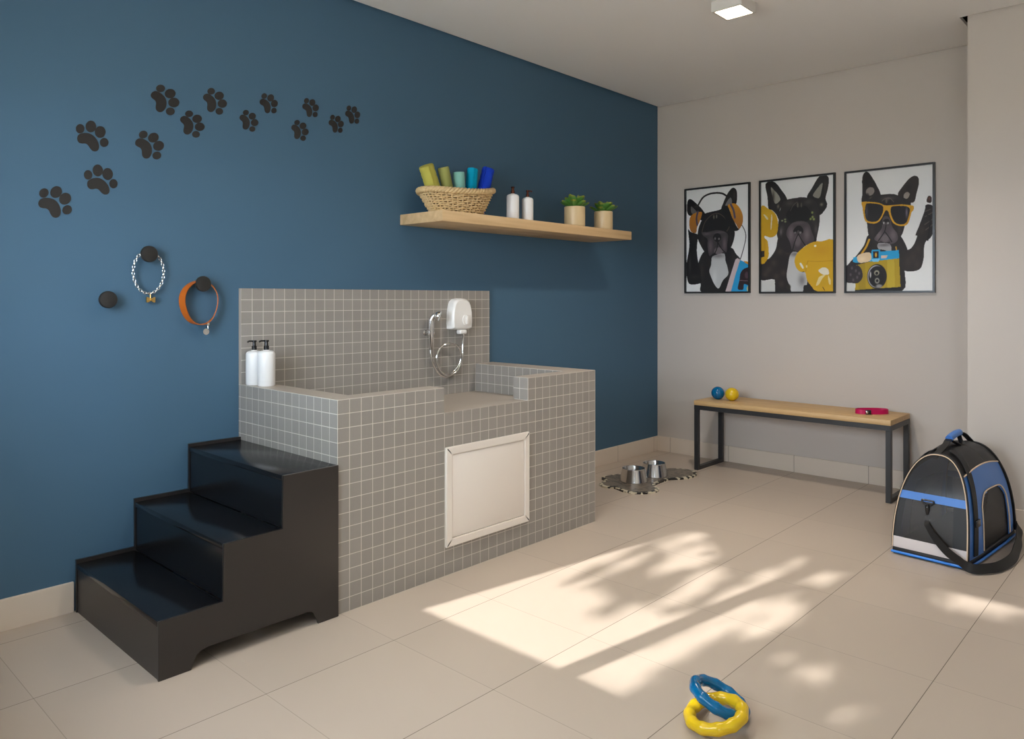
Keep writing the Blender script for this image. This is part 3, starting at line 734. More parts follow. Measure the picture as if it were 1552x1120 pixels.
def art1():
    s = Art([(62, 167), (595, 106), (592, 1022), (62, 1025)], BGc)
    s.line([(155, 300), (200, 225), (260, 192), (320, 184), (370, 190), (410, 215)], 13, (20, 18, 20))
    body = s.poly([(205, 690), (160, 785), (150, 850), (120, 920), (180, 955), (190, 1030), (400, 1035), (450, 900), (480, 800), (520, 752), (480, 700), (440, 650), (300, 640)], DK)
    s.glow((460, 720), 30, 60, BR, .6, body); s.glow((190, 850), 25, 90, BR, .6, body); s.glow((420, 850), 25, 80, BR, .6, body)
    arm = s.poly([(75, 495), (100, 520), (150, 535), (158, 560), (150, 640), (150, 700), (165, 800), (180, 850), (182, 900), (190, 930), (175, 955), (90, 962), (64, 900), (60, 800), (85, 640), (80, 560)], DKb)
    s.glow((90, 790), 12, 70, (80, 74, 74), .7, arm); s.glow((120, 570), 25, 30, (60, 54, 56), .6, arm); s.glow((130, 900), 40, 20, BR, .5, arm)
    e = s.poly([(65, 340), (68, 265), (85, 238), (110, 245), (150, 280), (190, 320), (222, 370), (215, 420), (160, 410), (110, 385), (80, 375)], DKb)
    s.poly([(97, 310), (110, 305), (150, 350), (135, 365), (105, 360)], (120, 118, 120), al=.8); s.glow((145, 300), 25, 10, BR, .7, e)
    e = s.poly([(358, 318), (375, 270), (405, 200), (440, 150), (465, 138), (488, 160), (495, 210), (488, 270), (470, 292), (430, 300), (390, 325)], DK)
    s.poly([(392, 290), (415, 245), (440, 225), (450, 270), (420, 290)], (140, 136, 136), al=.85); s.glow((470, 200), 12, 50, BR, .7, e)
    head = s.poly([(215, 365), (260, 348), (330, 332), (400, 310), (430, 340), (470, 500), (468, 570), (440, 650), (405, 700), (395, 740), (340, 715), (290, 740), (265, 750), (215, 690), (175, 620), (155, 560), (165, 480), (190, 420)], DKb)
    s.poly([(200, 515), (235, 425), (285, 380), (330, 372), (380, 390), (420, 455), (400, 505), (320, 505)], (14, 12, 13), al=.9)
    s.line([(192, 520), (215, 440), (250, 395), (290, 365), (340, 362), (390, 400), (428, 460), (405, 510)], 7, (96, 76, 66), al=.8)
    mz = s.poly([(190, 520), (240, 518), (320, 502), (385, 515), (415, 545), (408, 620), (402, 690), (345, 715), (290, 700), (255, 722), (240, 640), (240, 580), (205, 552)], (70, 62, 66))
    s.glow((265, 640), 20, 60, MZ, .8, mz); s.glow((385, 620), 18, 60, MZ, .8, mz); s.glow((230, 535), 35, 12, MZ, .6, mz); s.glow((345, 520), 60, 10, MZ, .5, mz)
    s.glow((440, 600), 15, 60, BR, .5, head); s.glow((200, 600), 15, 60, BR, .5, head)
    s.ell((335, 680), 38, 32, (126, 114, 118), .9, .4); s.line([(300, 700), (335, 716), (375, 695)], 6, (20, 18, 18))
    s.poly([(288, 570), (298, 540), (325, 528), (350, 542), (356, 575), (335, 600), (312, 600)], (16, 13, 14)); s.ell((305, 574), 8, 12, (150, 146, 146), .7, .7); s.ell((338, 576), 9, 10, (160, 156, 156), .7, .7)
    s.line([(325, 600), (322, 650), (300, 705)], 7, (14, 12, 12)); s.line([(325, 600), (352, 650), (392, 695)], 7, (14, 12, 12))
    s.ell((294, 390), 7, 18, (120, 116, 100), .8, .6); s.ell((318, 385), 6, 18, (130, 126, 110), .8, .6)
    ch = s.poly([(275, 742), (290, 722), (340, 705), (385, 705), (392, 760), (410, 820), (415, 880), (370, 930), (335, 997), (300, 965), (272, 905), (255, 850), (270, 800)], (205, 206, 206))
    s.glow((330, 720), 60, 22, (120, 116, 118), .8, ch); s.glow((300, 900), 20, 60, (235, 235, 235), .6, ch)
    s.grad([(85, 425), (98, 382), (140, 354), (186, 346), (192, 370), (172, 430), (150, 480), (142, 525), (105, 520), (88, 485)], (196, 126, 24), (120, 350), (120, 525), (166, 106, 40))
    s.line([(158, 345), (146, 400), (152, 458)], 15, (84, 74, 96))
    s.poly([(355, 322), (410, 298), (440, 360), (490, 470), (512, 494), (475, 510), (430, 475), (400, 420)], (18, 16, 18))
    s.grad([(413, 290), (450, 273), (490, 283), (525, 328), (544, 390), (537, 450), (510, 492), (490, 462), (450, 392), (430, 330)], (208, 140, 22), (500, 290), (500, 480), (172, 112, 46))
    s.line([(440, 283), (462, 330), (474, 394)], 17, (92, 80, 100))
    s.line([(535, 460), (560, 510), (567, 565), (550, 650), (520, 750)], 6, (26, 24, 26))
    s.poly([(390, 1030), (440, 870), (478, 752), (495, 740), (518, 752), (480, 880), (445, 1030)], (206, 188, 190), False)
    s.poly([(518, 755), (600, 795), (600, 1030), (437, 1030), (475, 890)], (30, 160, 216), False); s.poly([(548, 765), (600, 772), (600, 800), (560, 780)], (224, 150, 20), False)
    s.poly([(512, 925), (520, 870), (545, 835), (575, 822), (600, 828), (600, 965), (552, 960), (542, 1008), (498, 1000)], (52, 22, 28)); s.ell((575, 885), 18, 30, (96, 70, 84), .8, .5); s.line([(515, 930), (600, 935)], 3, (160, 130, 140), False)
    s.ell((590, 1000), 16, 26, (236, 196, 120), .9, .5)
    return s.img
def art2():
    s = Art([(68, 143), (660, 80), (660, 1018), (68, 1022)], BGc)
    body = s.poly([(215, 580), (185, 680), (130, 755), (60, 780), (60, 925), (175, 925), (185, 1035), (420, 1030), (560, 1025), (440, 800), (400, 690), (320, 660)], (44, 37, 36))
    for c in [(170, 790), (220, 700), (250, 870), (130, 840), (230, 960), (285, 700), (190, 900), (100, 880)]: s.glow(c, 28, 30, (92, 74, 66), .55, body)
    e = s.poly([(105, 150), (140, 132), (185, 145), (230, 200), (278, 275), (245, 320), (220, 360), (212, 440), (190, 400), (155, 365), (125, 350), (118, 260), (103, 190)], (36, 31, 31))
    s.poly([(146, 182), (175, 208), (205, 240), (222, 282), (185, 314), (163, 270)], (158, 154, 140)); s.glow((165, 260), 12, 50, (60, 52, 48), .8, e); s.glow((205, 335), 10, 18, (150, 140, 120), .7, e)
    e = s.poly([(440, 262), (480, 190), (535, 100), (575, 82), (610, 92), (620, 130), (610, 200), (592, 270), (605, 310), (597, 350), (550, 405), (530, 380), (490, 310)], (38, 33, 33))
    s.poly([(490, 248), (510, 210), (566, 146), (560, 205), (545, 262), (515, 266)], (158, 154, 142)); s.glow((560, 320), 14, 14, (170, 160, 138), .7, e); s.glow((590, 180), 12, 60, (80, 70, 66), .7, e)
    hd = s.poly([(240, 310), (275, 282), (340, 268), (420, 262), (500, 285), (535, 350), (545, 450), (522, 580), (508, 625), (430, 650), (370, 705), (320, 705), (260, 700), (205, 600), (195, 540), (205, 480), (215, 390)], (46, 40, 41))
    s.glow((300, 310), 40, 25, (96, 84, 82), .6, hd); s.glow((450, 300), 40, 25, (90, 80, 78), .6, hd); s.glow((500, 420), 22, 60, (78, 68, 68), .6, hd); s.glow((240, 520), 20, 40, (84, 74, 74), .6, hd); s.glow((515, 520), 14, 40, (110, 100, 100), .6, hd); s.glow((228, 540), 10, 30, (130, 124, 126), .7, hd)
    s.poly([(270, 405), (305, 350), (340, 330), (380, 345), (425, 330), (460, 360), (485, 410), (440, 455), (380, 455), (310, 470)], (16, 14, 14), al=.92)
    s.ell((365, 325), 7, 22, (110, 104, 88), .8, .7); s.ell((395, 325), 6, 20, (100, 94, 80), .8, .7); s.line([(305, 370), (330, 325), (360, 300)], 5, (110, 98, 92), al=.7)
    mz = s.poly([(290, 500), (335, 462), (400, 452), (455, 475), (480, 540), (500, 600), (472, 632), (410, 660), (360, 708), (322, 695), (300, 620), (272, 560)], (80, 70, 74))
    s.glow((310, 560), 25, 60, (136, 120, 126), .8, mz); s.glow((440, 560), 25, 50, (130, 116, 120), .8, mz); s.glow((370, 470), 50, 12, (104, 92, 96), .6, mz)
    s.ell((365, 610), 26, 45, (118, 106, 110), .8, .6)
    s.poly([(328, 535), (348, 502), (375, 488), (402, 505), (412, 540), (392, 553), (370, 525), (350, 550)], (16, 13, 14)); s.ell((345, 545), 8, 7, (170, 166, 166), .7, .7); s.ell((388, 545), 9, 9, (180, 176, 176), .7, .7)
    s.line([(370, 555), (345, 610), (322, 690)], 7, (18, 15, 16)); s.line([(370, 555), (400, 610), (432, 655)], 7, (18, 15, 16)); s.line([(330, 690), (365, 704), (400, 680)], 6, (24, 20, 22))
    for c in [(238, 450), (262, 440), (264, 458)]: s.ell(c, 9, 7, (160, 172, 116), .8, .8)
    for c in [(470, 436), (486, 420), (497, 438), (484, 385)]: s.ell(c, 9, 10, (168, 186, 96), .8, .8)
    ch = s.poly([(300, 735), (325, 702), (372, 712), (365, 780), (395, 860), (432, 872), (442, 960), (415, 972), (400, 1030), (322, 1030), (300, 975), (275, 900), (288, 800)], (206, 206, 206))
    s.glow((400, 930), 30, 50, (120, 116, 118), .8, ch); s.glow((340, 720), 40, 20, (110, 106, 108), .7, ch)
    s.ell((290, 985), 18, 24, (56, 50, 40), .9, .4)
    s.poly([(68, 932), (177, 925), (182, 1030), (68, 1030)], (216, 216, 212), False)
    y1 = s.poly([(60, 357), (130, 357), (175, 385), (200, 440), (204, 510), (187, 565), (145, 585), (97, 572), (95, 592), (120, 620), (124, 745), (60, 775)], (216, 168, 14))
    s.glow((120, 400), 50, 30, (234, 190, 40), .7, y1); s.glow((95, 640), 12, 90, (196, 146, 6), .6, y1); s.poly([(68, 695), (92, 691), (92, 740), (68, 746)], (28, 24, 24), False)
    s.poly([(85, 400), (105, 408), (125, 435), (112, 440)], (236, 226, 190)); s.poly([(150, 400), (157, 430), (150, 515), (143, 510)], (238, 228, 190))
    y2 = s.poly([(340, 770), (362, 712), (420, 660), (490, 622), (560, 617), (670, 630), (670, 1025), (520, 1015), (480, 980), (442, 930), (425, 864), (385, 860), (352, 825)], (222, 174, 16))
    s.glow((560, 690), 90, 50, (214, 160, 14), .8, y2); s.glow((560, 950), 90, 60, (206, 162, 10), .8, y2); s.line([(445, 775), (540, 778), (665, 770)], 5, (196, 146, 8), al=.8); s.line([(430, 860), (440, 800), (450, 775)], 6, (190, 140, 6), al=.8)
    s.ell((508, 653), 10, 9, (244, 240, 220), 1, .4); s.poly([(380, 795), (395, 792), (415, 830), (402, 833)], (244, 240, 226)); s.ell((438, 818), 6, 12, (236, 226, 190), .8, .6)
    s.poly([(535, 850), (575, 825), (612, 840), (620, 880), (590, 885), (560, 878)], (244, 236, 214)); s.poly([(545, 900), (600, 880), (570, 910), (540, 960), (515, 972), (528, 930)], (240, 226, 180), al=.8); s.poly([(612, 890), (635, 930), (632, 965), (618, 950)], (240, 226, 180), al=.8)
    s.line([(570, 985), (585, 1010)], 5, (60, 50, 16), False)
    return s.img
def art3():
    s = Art([(62, 137), (710, 67), (710, 1018), (62, 1025)], BGc)
    to = s.poly([(225, 600), (190, 680), (130, 760), (62, 840), (50, 960), (120, 965), (200, 1000), (480, 1020), (497, 870), (505, 780), (520, 715), (465, 605), (420, 640), (300, 640)], (42, 35, 34))
    arm = s.poly([(520, 712), (560, 680), (590, 610), (578, 598), (606, 528), (638, 440), (650, 400), (655, 372), (700, 374), (712, 420), (715, 560), (690, 620), (655, 650), (642, 700), (640, 770), (606, 860), (490, 866), (460, 780), (480, 700)], (48, 39, 36))
    for c in [(560, 760), (600, 700), (630, 560), (520, 800), (590, 820)]: s.glow(c, 26, 40, (84, 68, 60), .5, arm)
    for a, b_ in [((655, 420), (690, 405)), ((650, 460), (705, 430)), ((648, 520), (705, 480)), ((655, 560), (708, 520))]: s.line([a, b_], 8, (110, 96, 90), al=.7)
    s.line([(668, 450), (690, 480), (670, 640)], 10, (16, 14, 14), al=.8)
    s.poly([(662, 350), (668, 315), (680, 303), (697, 312), (697, 354)], (66, 38, 32)); s.ell((682, 325), 8, 14, (128, 84, 74), .7, .6)
    s.line([(230, 635), (207, 690), (175, 738)], 15, (214, 160, 26)); s.line([(432, 690), (436, 715)], 10, (204, 150, 40))
    e = s.poly([(175, 352), (180, 280), (177, 180), (193, 130), (220, 123), (255, 168), (290, 230), (316, 290), (305, 335), (250, 355)], (48, 39, 37))
    s.glow((215, 200), 20, 40, (24, 20, 20), .8, e); s.poly([(205, 270), (225, 243), (260, 243), (268, 275), (245, 300), (215, 297)], (150, 140, 132)); s.ell((215, 310), 16, 25, (30, 25, 25), .7, .6); s.glow((245, 325), 14, 12, (150, 138, 120), .6, e)
    e = s.poly([(445, 292), (480, 235), (530, 175), (570, 152), (600, 168), (604, 212), (585, 290), (566, 352), (510, 352), (470, 330)], (56, 44, 40))
    s.poly([(490, 296), (515, 274), (535, 288), (522, 320), (495, 326)], (160, 148, 136)); s.glow((525, 240), 20, 25, (30, 24, 22), .8, e)
    hd = s.poly([(210, 352), (262, 310), (320, 295), (410, 290), (455, 305), (540, 350), (530, 430), (508, 480), (490, 560), (468, 610), (420, 660), (380, 672), (300, 662), (258, 650), (225, 600), (212, 500), (195, 420)], (44, 39, 41))
    s.glow((370, 325), 50, 14, (120, 106, 102), .6, hd); s.ell((360, 345), 8, 16, (120, 112, 96), .7, .7); s.ell((388, 342), 8, 14, (20, 16, 16), .7, .7); s.line([(325, 345), (350, 325), (385, 322), (415, 350)], 5, (120, 106, 98), al=.7)
    mz = s.poly([(330, 478), (358, 455), (388, 480), (405, 540), (442, 590), (442, 640), (400, 667), (320, 657), (268, 632), (298, 585), (325, 545)], (82, 72, 77))
    s.glow((300, 600), 25, 45, (130, 116, 120), .8, mz); s.glow((410, 600), 25, 40, (124, 110, 115), .8, mz); s.glow((250, 560), 20, 60, (72, 62, 62), .7, hd); s.glow((460, 560), 18, 60, (72, 62, 62), .7, hd)
    s.ell((350, 625), 28, 30, (124, 112, 116), .8, .6)
    s.poly([(327, 515), (344, 482), (376, 480), (386, 510), (372, 523), (356, 500), (340, 518)], (16, 13, 14)); s.ell((340, 508), 6, 10, (196, 190, 190), .9, .5); s.ell((372, 510), 8, 9, (180, 176, 176), .9, .5)
    s.line([(357, 525), (345, 575), (300, 642)], 7, (16, 14, 15)); s.line([(348, 575), (375, 610), (400, 650)], 7, (16, 14, 15)); s.line([(315, 650), (350, 660), (385, 655)], 6, (24, 20, 22))
    s.poly([(300, 662), (385, 668), (395, 722), (340, 712), (298, 702)], (176, 172, 174)); s.glow((345, 675), 50, 12, (90, 84, 86), .7)
    s.poly([(173, 352), (215, 348), (300, 356), (345, 374), (395, 375), (470, 368), (550, 376), (566, 385), (562, 412), (548, 430), (532, 490), (510, 524), (470, 532), (420, 516), (393, 480), (375, 425), (358, 412), (343, 432), (318, 482), (285, 510), (240, 512), (203, 496), (188, 450), (180, 392)], (222, 164, 24))
    for L_ in ([(205, 370), (225, 361), (262, 361), (312, 369), (336, 388), (334, 425), (313, 470), (285, 497), (240, 499), (210, 484), (198, 430)], [(400, 386), (440, 380), (500, 381), (530, 394), (536, 420), (521, 480), (500, 513), (465, 520), (425, 505), (400, 460), (391, 415)]):
        s.poly(L_, (38, 35, 40))
    s.glow((212, 420), 8, 50, (96, 88, 110), .7); s.glow((512, 430), 9, 40, (150, 140, 160), .7); s.line([(545, 385), (530, 450), (510, 515)], 6, (178, 126, 20), al=.7)
    s.poly([(128, 830), (240, 800), (455, 775), (466, 992), (124, 1018)], (186, 156, 22), False); s.poly([(365, 785), (418, 780), (425, 996), (365, 1000)], (206, 180, 52), False, .8); s.poly([(150, 825), (200, 812), (205, 1010), (150, 1014)], (160, 134, 20), False, .6)
    s.poly([(110, 770), (245, 738), (250, 712), (310, 709), (315, 724), (453, 713), (457, 774), (310, 792), (130, 810), (106, 802)], (26, 164, 220), False)
    s.poly([(140, 762), (180, 738), (238, 735), (242, 790), (190, 808), (150, 805)], (236, 208, 168)); s.glow((175, 780), 30, 20, (255, 232, 196), .8); s.poly([(320, 756), (370, 751), (360, 773), (320, 777)], (232, 200, 180), False)
    s.poly([(258, 725), (300, 723), (302, 773), (260, 776)], (40, 10, 12), False); s.ell((281, 750), 8, 18, (232, 180, 60), 1, .5); s.poly([(245, 782), (312, 777), (300, 800), (258, 803)], (120, 206, 246), False)
    s.ell((288, 912), 74, 92, (20, 19, 26)); s.ell((282, 912), 64, 84, (196, 194, 204), 1, .06); s.ell((290, 914), 66, 80, (30, 28, 34)); s.ell((290, 922), 52, 66, (16, 15, 17))
    s.ell((287, 885), 20, 20, (190, 184, 160), .9, .5); s.ell((287, 888), 11, 12, (20, 18, 20)); s.ell((290, 945), 18, 22, (176, 172, 160), .9, .5); s.ell((290, 945), 10, 12, (30, 28, 30)); s.ell((305, 985), 24, 14, (200, 198, 196), .7, .7); s.ell((240, 900), 6, 24, (240, 240, 240), .8, .7)
    pw = s.poly([(50, 850), (105, 805), (118, 830), (150, 830), (175, 865), (180, 920), (150, 960), (110, 965), (50, 957)], (52, 44, 50))
    for c in [(100, 850), (130, 870), (90, 900), (140, 920), (110, 940), (155, 890)]: s.ell(c, 8, 12, (120, 106, 112), .6, .9)
    s.poly([(55, 960), (123, 965), (123, 1035), (55, 1035)], (218, 218, 214), False); s.poly([(124, 1016), (466, 990), (482, 1030), (124, 1030)], (24, 26, 34), False)
    return s.img
def art_mat():
    n = N('printed_poster'); a = n.n('ShaderNodeAttribute'); a.attribute_name = 'ink'; n.l(a.outputs['Color'], n.b.inputs['Base Color']); n.b.inputs['Roughness'].default_value = .6; return n.m
M_art = art_mat()
def picture(y0, y1, z0, z1, img, lab):
    """hangs on the plane x=0; y0 is the end nearer the blue wall (larger y)"""
    t = thing('framed_picture', lab, 'picture', (0, (y0 + y1) / 2, z0), 'framed dog pictures on the grey wall')
    b = BM(); frame_ring(b, 'x', -.022, -.0005, y1, y0, z0, z1, .0125, .001); obj('frame', b, M_bpic, t, 30)
    b = BM(); box(b, -.006, -.002, y1 + .0126, y0 - .0126, z0 + .0126, z1 - .0126); 
    obj('backing', b, M_bpic, t, 0)
    W, Hh = Art.W, Art.Hh
    me = bpy.data.meshes.new('print'); ya, yb = y0 - .0126, y1 + .0126; za, zb = z0 + .0126, z1 - .0126
    gy, gz = np.meshgrid(np.linspace(ya, yb, W + 1), np.linspace(za, zb, Hh + 1))
    co = np.stack([np.full(gy.size, -.0066), gy.ravel() - (y0 + y1) / 2, gz.ravel() - z0], 1)
    i = np.arange(W)[None] + np.arange(Hh)[:, None] * (W + 1)
    fc = np.stack([i, i + 1, i + W + 2, i + W + 1], -1).reshape(-1, 4)[:, ::-1]
    me.from_pydata(co.tolist(), [], fc.tolist())
    at = me.color_attributes.new('ink', 'BYTE_COLOR', 'CORNER')
    lum = img.mean(-1, keepdims=True); img = img * np.clip(.58 + lum / 210, .58, 1)
    c = img.reshape(-1, 3) / 255.; c = np.where(c <= .04045, c / 12.92, ((np.maximum(c, 0) + .055) / 1.055) ** 2.4); c = np.repeat(np.c_[c, np.ones(len(c))], 4, 0)
    at.data.foreach_set('color', c.astype(np.float32).ravel())
    me.materials.append(M_art); o = bpy.data.objects.new('print', me); COL.objects.link(o); o.parent = t
    b = BM(); box(b, -.0145, -.0125, y1 + .0126, y0 - .0126, z0 + .0126, z1 - .0126); obj('glass', b, M_glass, t, 0)
picture(-.250, -.779, 1.240, 2.040, art1(), 'black-framed picture of a black bulldog wearing orange headphones')
picture(-.848, -1.377, 1.236, 2.040, art2(), 'black-framed picture of a black bulldog beside a big glossy yellow telephone')
picture(-1.436, -1.971, 1.236, 2.036, art3(), 'black-framed picture of a black bulldog in yellow sunglasses holding a camera')

# ------------------------------------------------------------------ pet carrier
g_ = Vector((.996, -.088, 0)); e_ = Vector((-.226, -.974, 0)); e_ = (e_ - g_ * e_.dot(g_)).normalized()
O_ = Vector((-1.306, -2.105, 0)) + Vector((-.012, .0, 0)) + e_ * .155      # centre of the near end
LB, WB, LEAN = .715, .31, .125
def Hs(s): return .468 + .034 * math.sin(PI * s)
def S(s, ph, out=0.):
    """bag surface: s 0..1 along the length, ph 0..pi around the arch (0 = camera side)"""
    sn, cs = math.sin(ph), math.cos(ph)
    h = max(sn, 0) ** (1 / 1.25); H_ = Hs(s); v = (WB / 2 + out) * math.copysign(abs(cs) ** .85, cs)
    v *= 1 + .05 * math.sin(PI * s) * (1 - h)
    u = LEAN * h ** 1.6 + (LB - 2 * LEAN * h ** 1.6) * s
    return O_ + g_ * u + e_ * v + UP * (.034 + (H_ - .034 + out) * h)
bag = thing('pet_carrier', 'blue and black domed mesh pet carrier bag on the floor by the bench', 'pet carrier', (O_.x + .35, O_.y, 0))
def phi_h(h): return math.asin(min(1, max(0, h)) ** 1.25)
def patch(name, s0, s1, p0, p1, m, ns=20, np_=14, th=.004, hole=None, out=0.):
    b = BM(); G = [[None] * (np_ + 1) for _ in range(ns + 1)]; G2 = [[None] * (np_ + 1) for _ in range(ns + 1)]
    for i in range(ns + 1):
        for j in range(np_ + 1):
            s = s0 + (s1 - s0) * i / ns; p = p0 + (p1 - p0) * j / np_
            G[i][j] = b.verts.new(S(s, p, out)); G2[i][j] = b.verts.new(S(s, p, out - th))
    for i in range(ns):
        for j in range(np_):
            if hole and hole(s0 + (s1 - s0) * (i + .5) / ns, p0 + (p1 - p0) * (j + .5) / np_): continue
            b.faces.new((G[i][j], G[i + 1][j], G[i + 1][j + 1], G[i][j + 1])); b.faces.new((G2[i][j], G2[i][j + 1], G2[i + 1][j + 1], G2[i + 1][j]))
    bd = [e for e in b.edges if len(e.link_faces) == 1]
    for v in [v for v in b.verts if not v.link_faces]: b.verts.remove(v)
    # close the rim
    mp = {}
    for i in range(ns + 1):
        for j in range(np_ + 1):
            if G[i][j].is_valid and G2[i][j].is_valid: mp[G[i][j]] = G2[i][j]
    for e in bd:
        if e.is_valid and e.verts[0] in mp and e.verts[1] in mp:
            a, c = e.verts; b.faces.new((a, c, mp[c], mp[a]))
    return obj(name, b, m, bag, 60)
# base tray
b = BM(); c0 = O_
def bl(u, v, z): return O_ + g_ * u + e_ * v + UP * z
Mb = Matrix.Translation(O_) @ Matrix(((g_.x, e_.x, 0, 0), (g_.y, e_.y, 0, 0), (0, 0, 1, 0), (0, 0, 0, 1)))
box(b, -.004, LB + .004, -WB / 2 - .004, WB / 2 + .004, .001, .034, .008, 3, 0, Mb); obj('base_tray', b, M_bblk, bag, 40)
b = BM(); tube(b, [bl(-.006, -WB / 2 - .006, .012), bl(-.006, WB / 2 + .006, .012)], .006, 8); tube(b, [bl(-.006, WB / 2 + .006, .012), bl(LB * .25, WB / 2 + .012, .012), bl(LB * .75, WB / 2 + .012, .012), bl(LB + .006, WB / 2 + .006, .012)], .006, 8)
obj('blue_base_piping', b, mat('bright_blue_piping', rgb(40, 130, 230), .3), bag, 60)
# near end panel: arch wall split in bands (world heights), built from the s=0 cross-section
def endpanel(name, s, h0, h1, m, w0=-1., w1=1., out=0., n=14, k=16):
    """flat-ish arch panel between heights h0..h1 (fractions), from width fraction w0..w1"""
    b = BM(); G = []
    for i in range(n + 1):
        h = h0 + (h1 - h0) * i / n; ph = phi_h(h); a = S(s, ph); c = S(s, PI - ph); d = g_ * out; row = []
        for j in range(k + 1):
            t_ = (w0 + (w1 - w0) * j / k + 1) / 2; row.append(b.verts.new(c + (a - c) * t_ + d * (-1 if s < .5 else 1)))
        G.append(row)
    for i in range(n):
        for j in range(k): b.faces.new((G[i][j], G[i][j + 1], G[i + 1][j + 1], G[i + 1][j]))
    r = bmesh.ops.solidify(b, geom=list(b.faces), thickness=.003)
    bmesh.ops.remove_doubles(b, verts=b.verts, dist=.00005)
    return obj(name, b, m, bag, 60)
for s in (0, 1):
    endpanel('end_window', s, .60, .999, M_vinyl)
    endpanel('end_band', s, .52, .60, M_bblue, out=.003)
    endpanel('end_mesh', s, .115, .52, M_mesh2, -.80, .62)
    endpanel('end_side_trim', s, .115, .52, M_bblk, -1., -.80)
    endpanel('end_side_trim', s, .115, .52, M_bblk, .62, 1.)
    endpanel('reflective_band', s, .0, .115, M_grband, out=.002)
    b = BM(); tube(b, [S(s, PI * k / 40, .004) for k in range(41)], .0052, 8); obj('arch_binding', b, M_bblk, bag, 60)
    b = BM(); tube(b, [S(s, PI * k / 40, .002) - g_ * (.006 if s == 0 else -.006) for k in range(41)], .0026, 6); obj('arch_piping', b, M_pipe, bag, 60)
# rounded mesh roof
PT = phi_h(.80)
patch('roof_mesh', .0, 1., PT, PI - PT, M_mesh, 30, 26)
# side panels with arched windows
def win(s, p):
    c = (s - .575) / .285; h = (math.sin(p) ** (1 / 1.25)); top = .56 - .05 * max(0, .6 - s)
    if abs(c) > 1: return False
    return h < top * (1 - abs(c) ** 5 * .25) and h > .02
for side in (0, 1):
    f = (lambda p: p) if side == 0 else (lambda p: PI - p)
    patch('side_panel', .045, .97, f(0.0), f(PT), M_bblue, 74, 34, .004, lambda s, p: win(s, p if side == 0 else PI - p))
    patch('side_edge', .0, .045, f(0.0), f(PT), M_bblk, 4, 30)
    patch('side_edge', .97, 1., f(0.0), f(PT), M_bblk, 4, 30)
    patch('side_window_mesh', .27, .88, f(phi_h(.015)), f(phi_h(.60)), M_mesh, 20, 14, .002, None, -.007)
    b = BM(); pts = []
    for k in range(61):
        a = -1 + 2 * k / 60; s = .575 + .288 * math.copysign(min(1, abs(a) * 1.0), a)
        hh = .565 * (1 - abs(a) ** 6 * .22)
        pts.append(S(s, f(phi_h(hh)), .003))
    lft = [S(.287, f(phi_h(h)), .003) for h in (.02, .1, .2, .3, .38)]; rgt = [S(.863, f(phi_h(h)), .003) for h in (.38, .3, .2, .1, .02)]
    tube(b, lft + pts + rgt, .0034, 7); obj('window_piping', b, M_pipe, bag, 60)
    b = BM(); tube(b, [S(.045 + .925 * k / 24, f(PT), .003) for k in range(25)], .0036, 7); obj('panel_piping', b, M_pipe, bag, 60)
    b = BM(); pts = [S(.135 + .02 * h, f(phi_h(h)), .005) for h in [.02 + .97 * k / 30 for k in range(31)]]
    wd = [g_] * len(pts)
    ribbon(b, pts, wd, .052, .003); obj('webbing_strap', b, M_webb, bag, 60)
    b = BM(); q = S(.15, f(phi_h(.33)), .009); box(b, -.026, .026, -.006, .006, -.016, .016, .003, 2, 0, Matrix.Translation(q) @ Matrix.Rotation(math.atan2(g_.y, g_.x), 4, 'Z')); obj('strap_buckle', b, M_pblack, bag, 30)
# inner floor cushion seen through the mesh
b = BM(); box(b, .03, LB - .03, -WB / 2 + .02, WB / 2 - .02, .034, .075, .015, 3, 0, Mb); obj('inner_cushion', b, M_bblk, bag, 50)
# carrying handle
top = O_ + g_ * (LB / 2)
b = BM(); hp_ = [bl(.02 + .10, -.02, .452), bl(.165, -.01, .480), bl(.215, .0, .505), bl(.26, .0, .524), bl(.40, .0, .540), bl(.46, .0, .530), bl(.53, .0, .500), bl(.575, .0, .478)]
ribbon(b, catmull(hp_, 6), tuple(e_), .028, .004); obj('handle_strap', b, M_webb, bag, 60)
b = BM(); hp_ = [bl(.31, .035, .494), bl(.29, .02, .508), bl(.27, .0, .524), bl(.30, .0, .530), bl(.38, .0, .534), bl(.40, .0, .528), bl(.36, .02, .51), bl(.34, .035, .495)]
ribbon(b, catmull(hp_, 6), tuple(e_), .02, .003); obj('inner_handle_strap', b, M_webb, bag, 60)
b = BM(); tube(b, catmull([bl(.262, 0, .527), bl(.30, 0, .535), bl(.36, 0, .541), bl(.405, 0, .541)], 4), .0165, 14); obj('blue_grip', b, M_bblue, bag, 60)
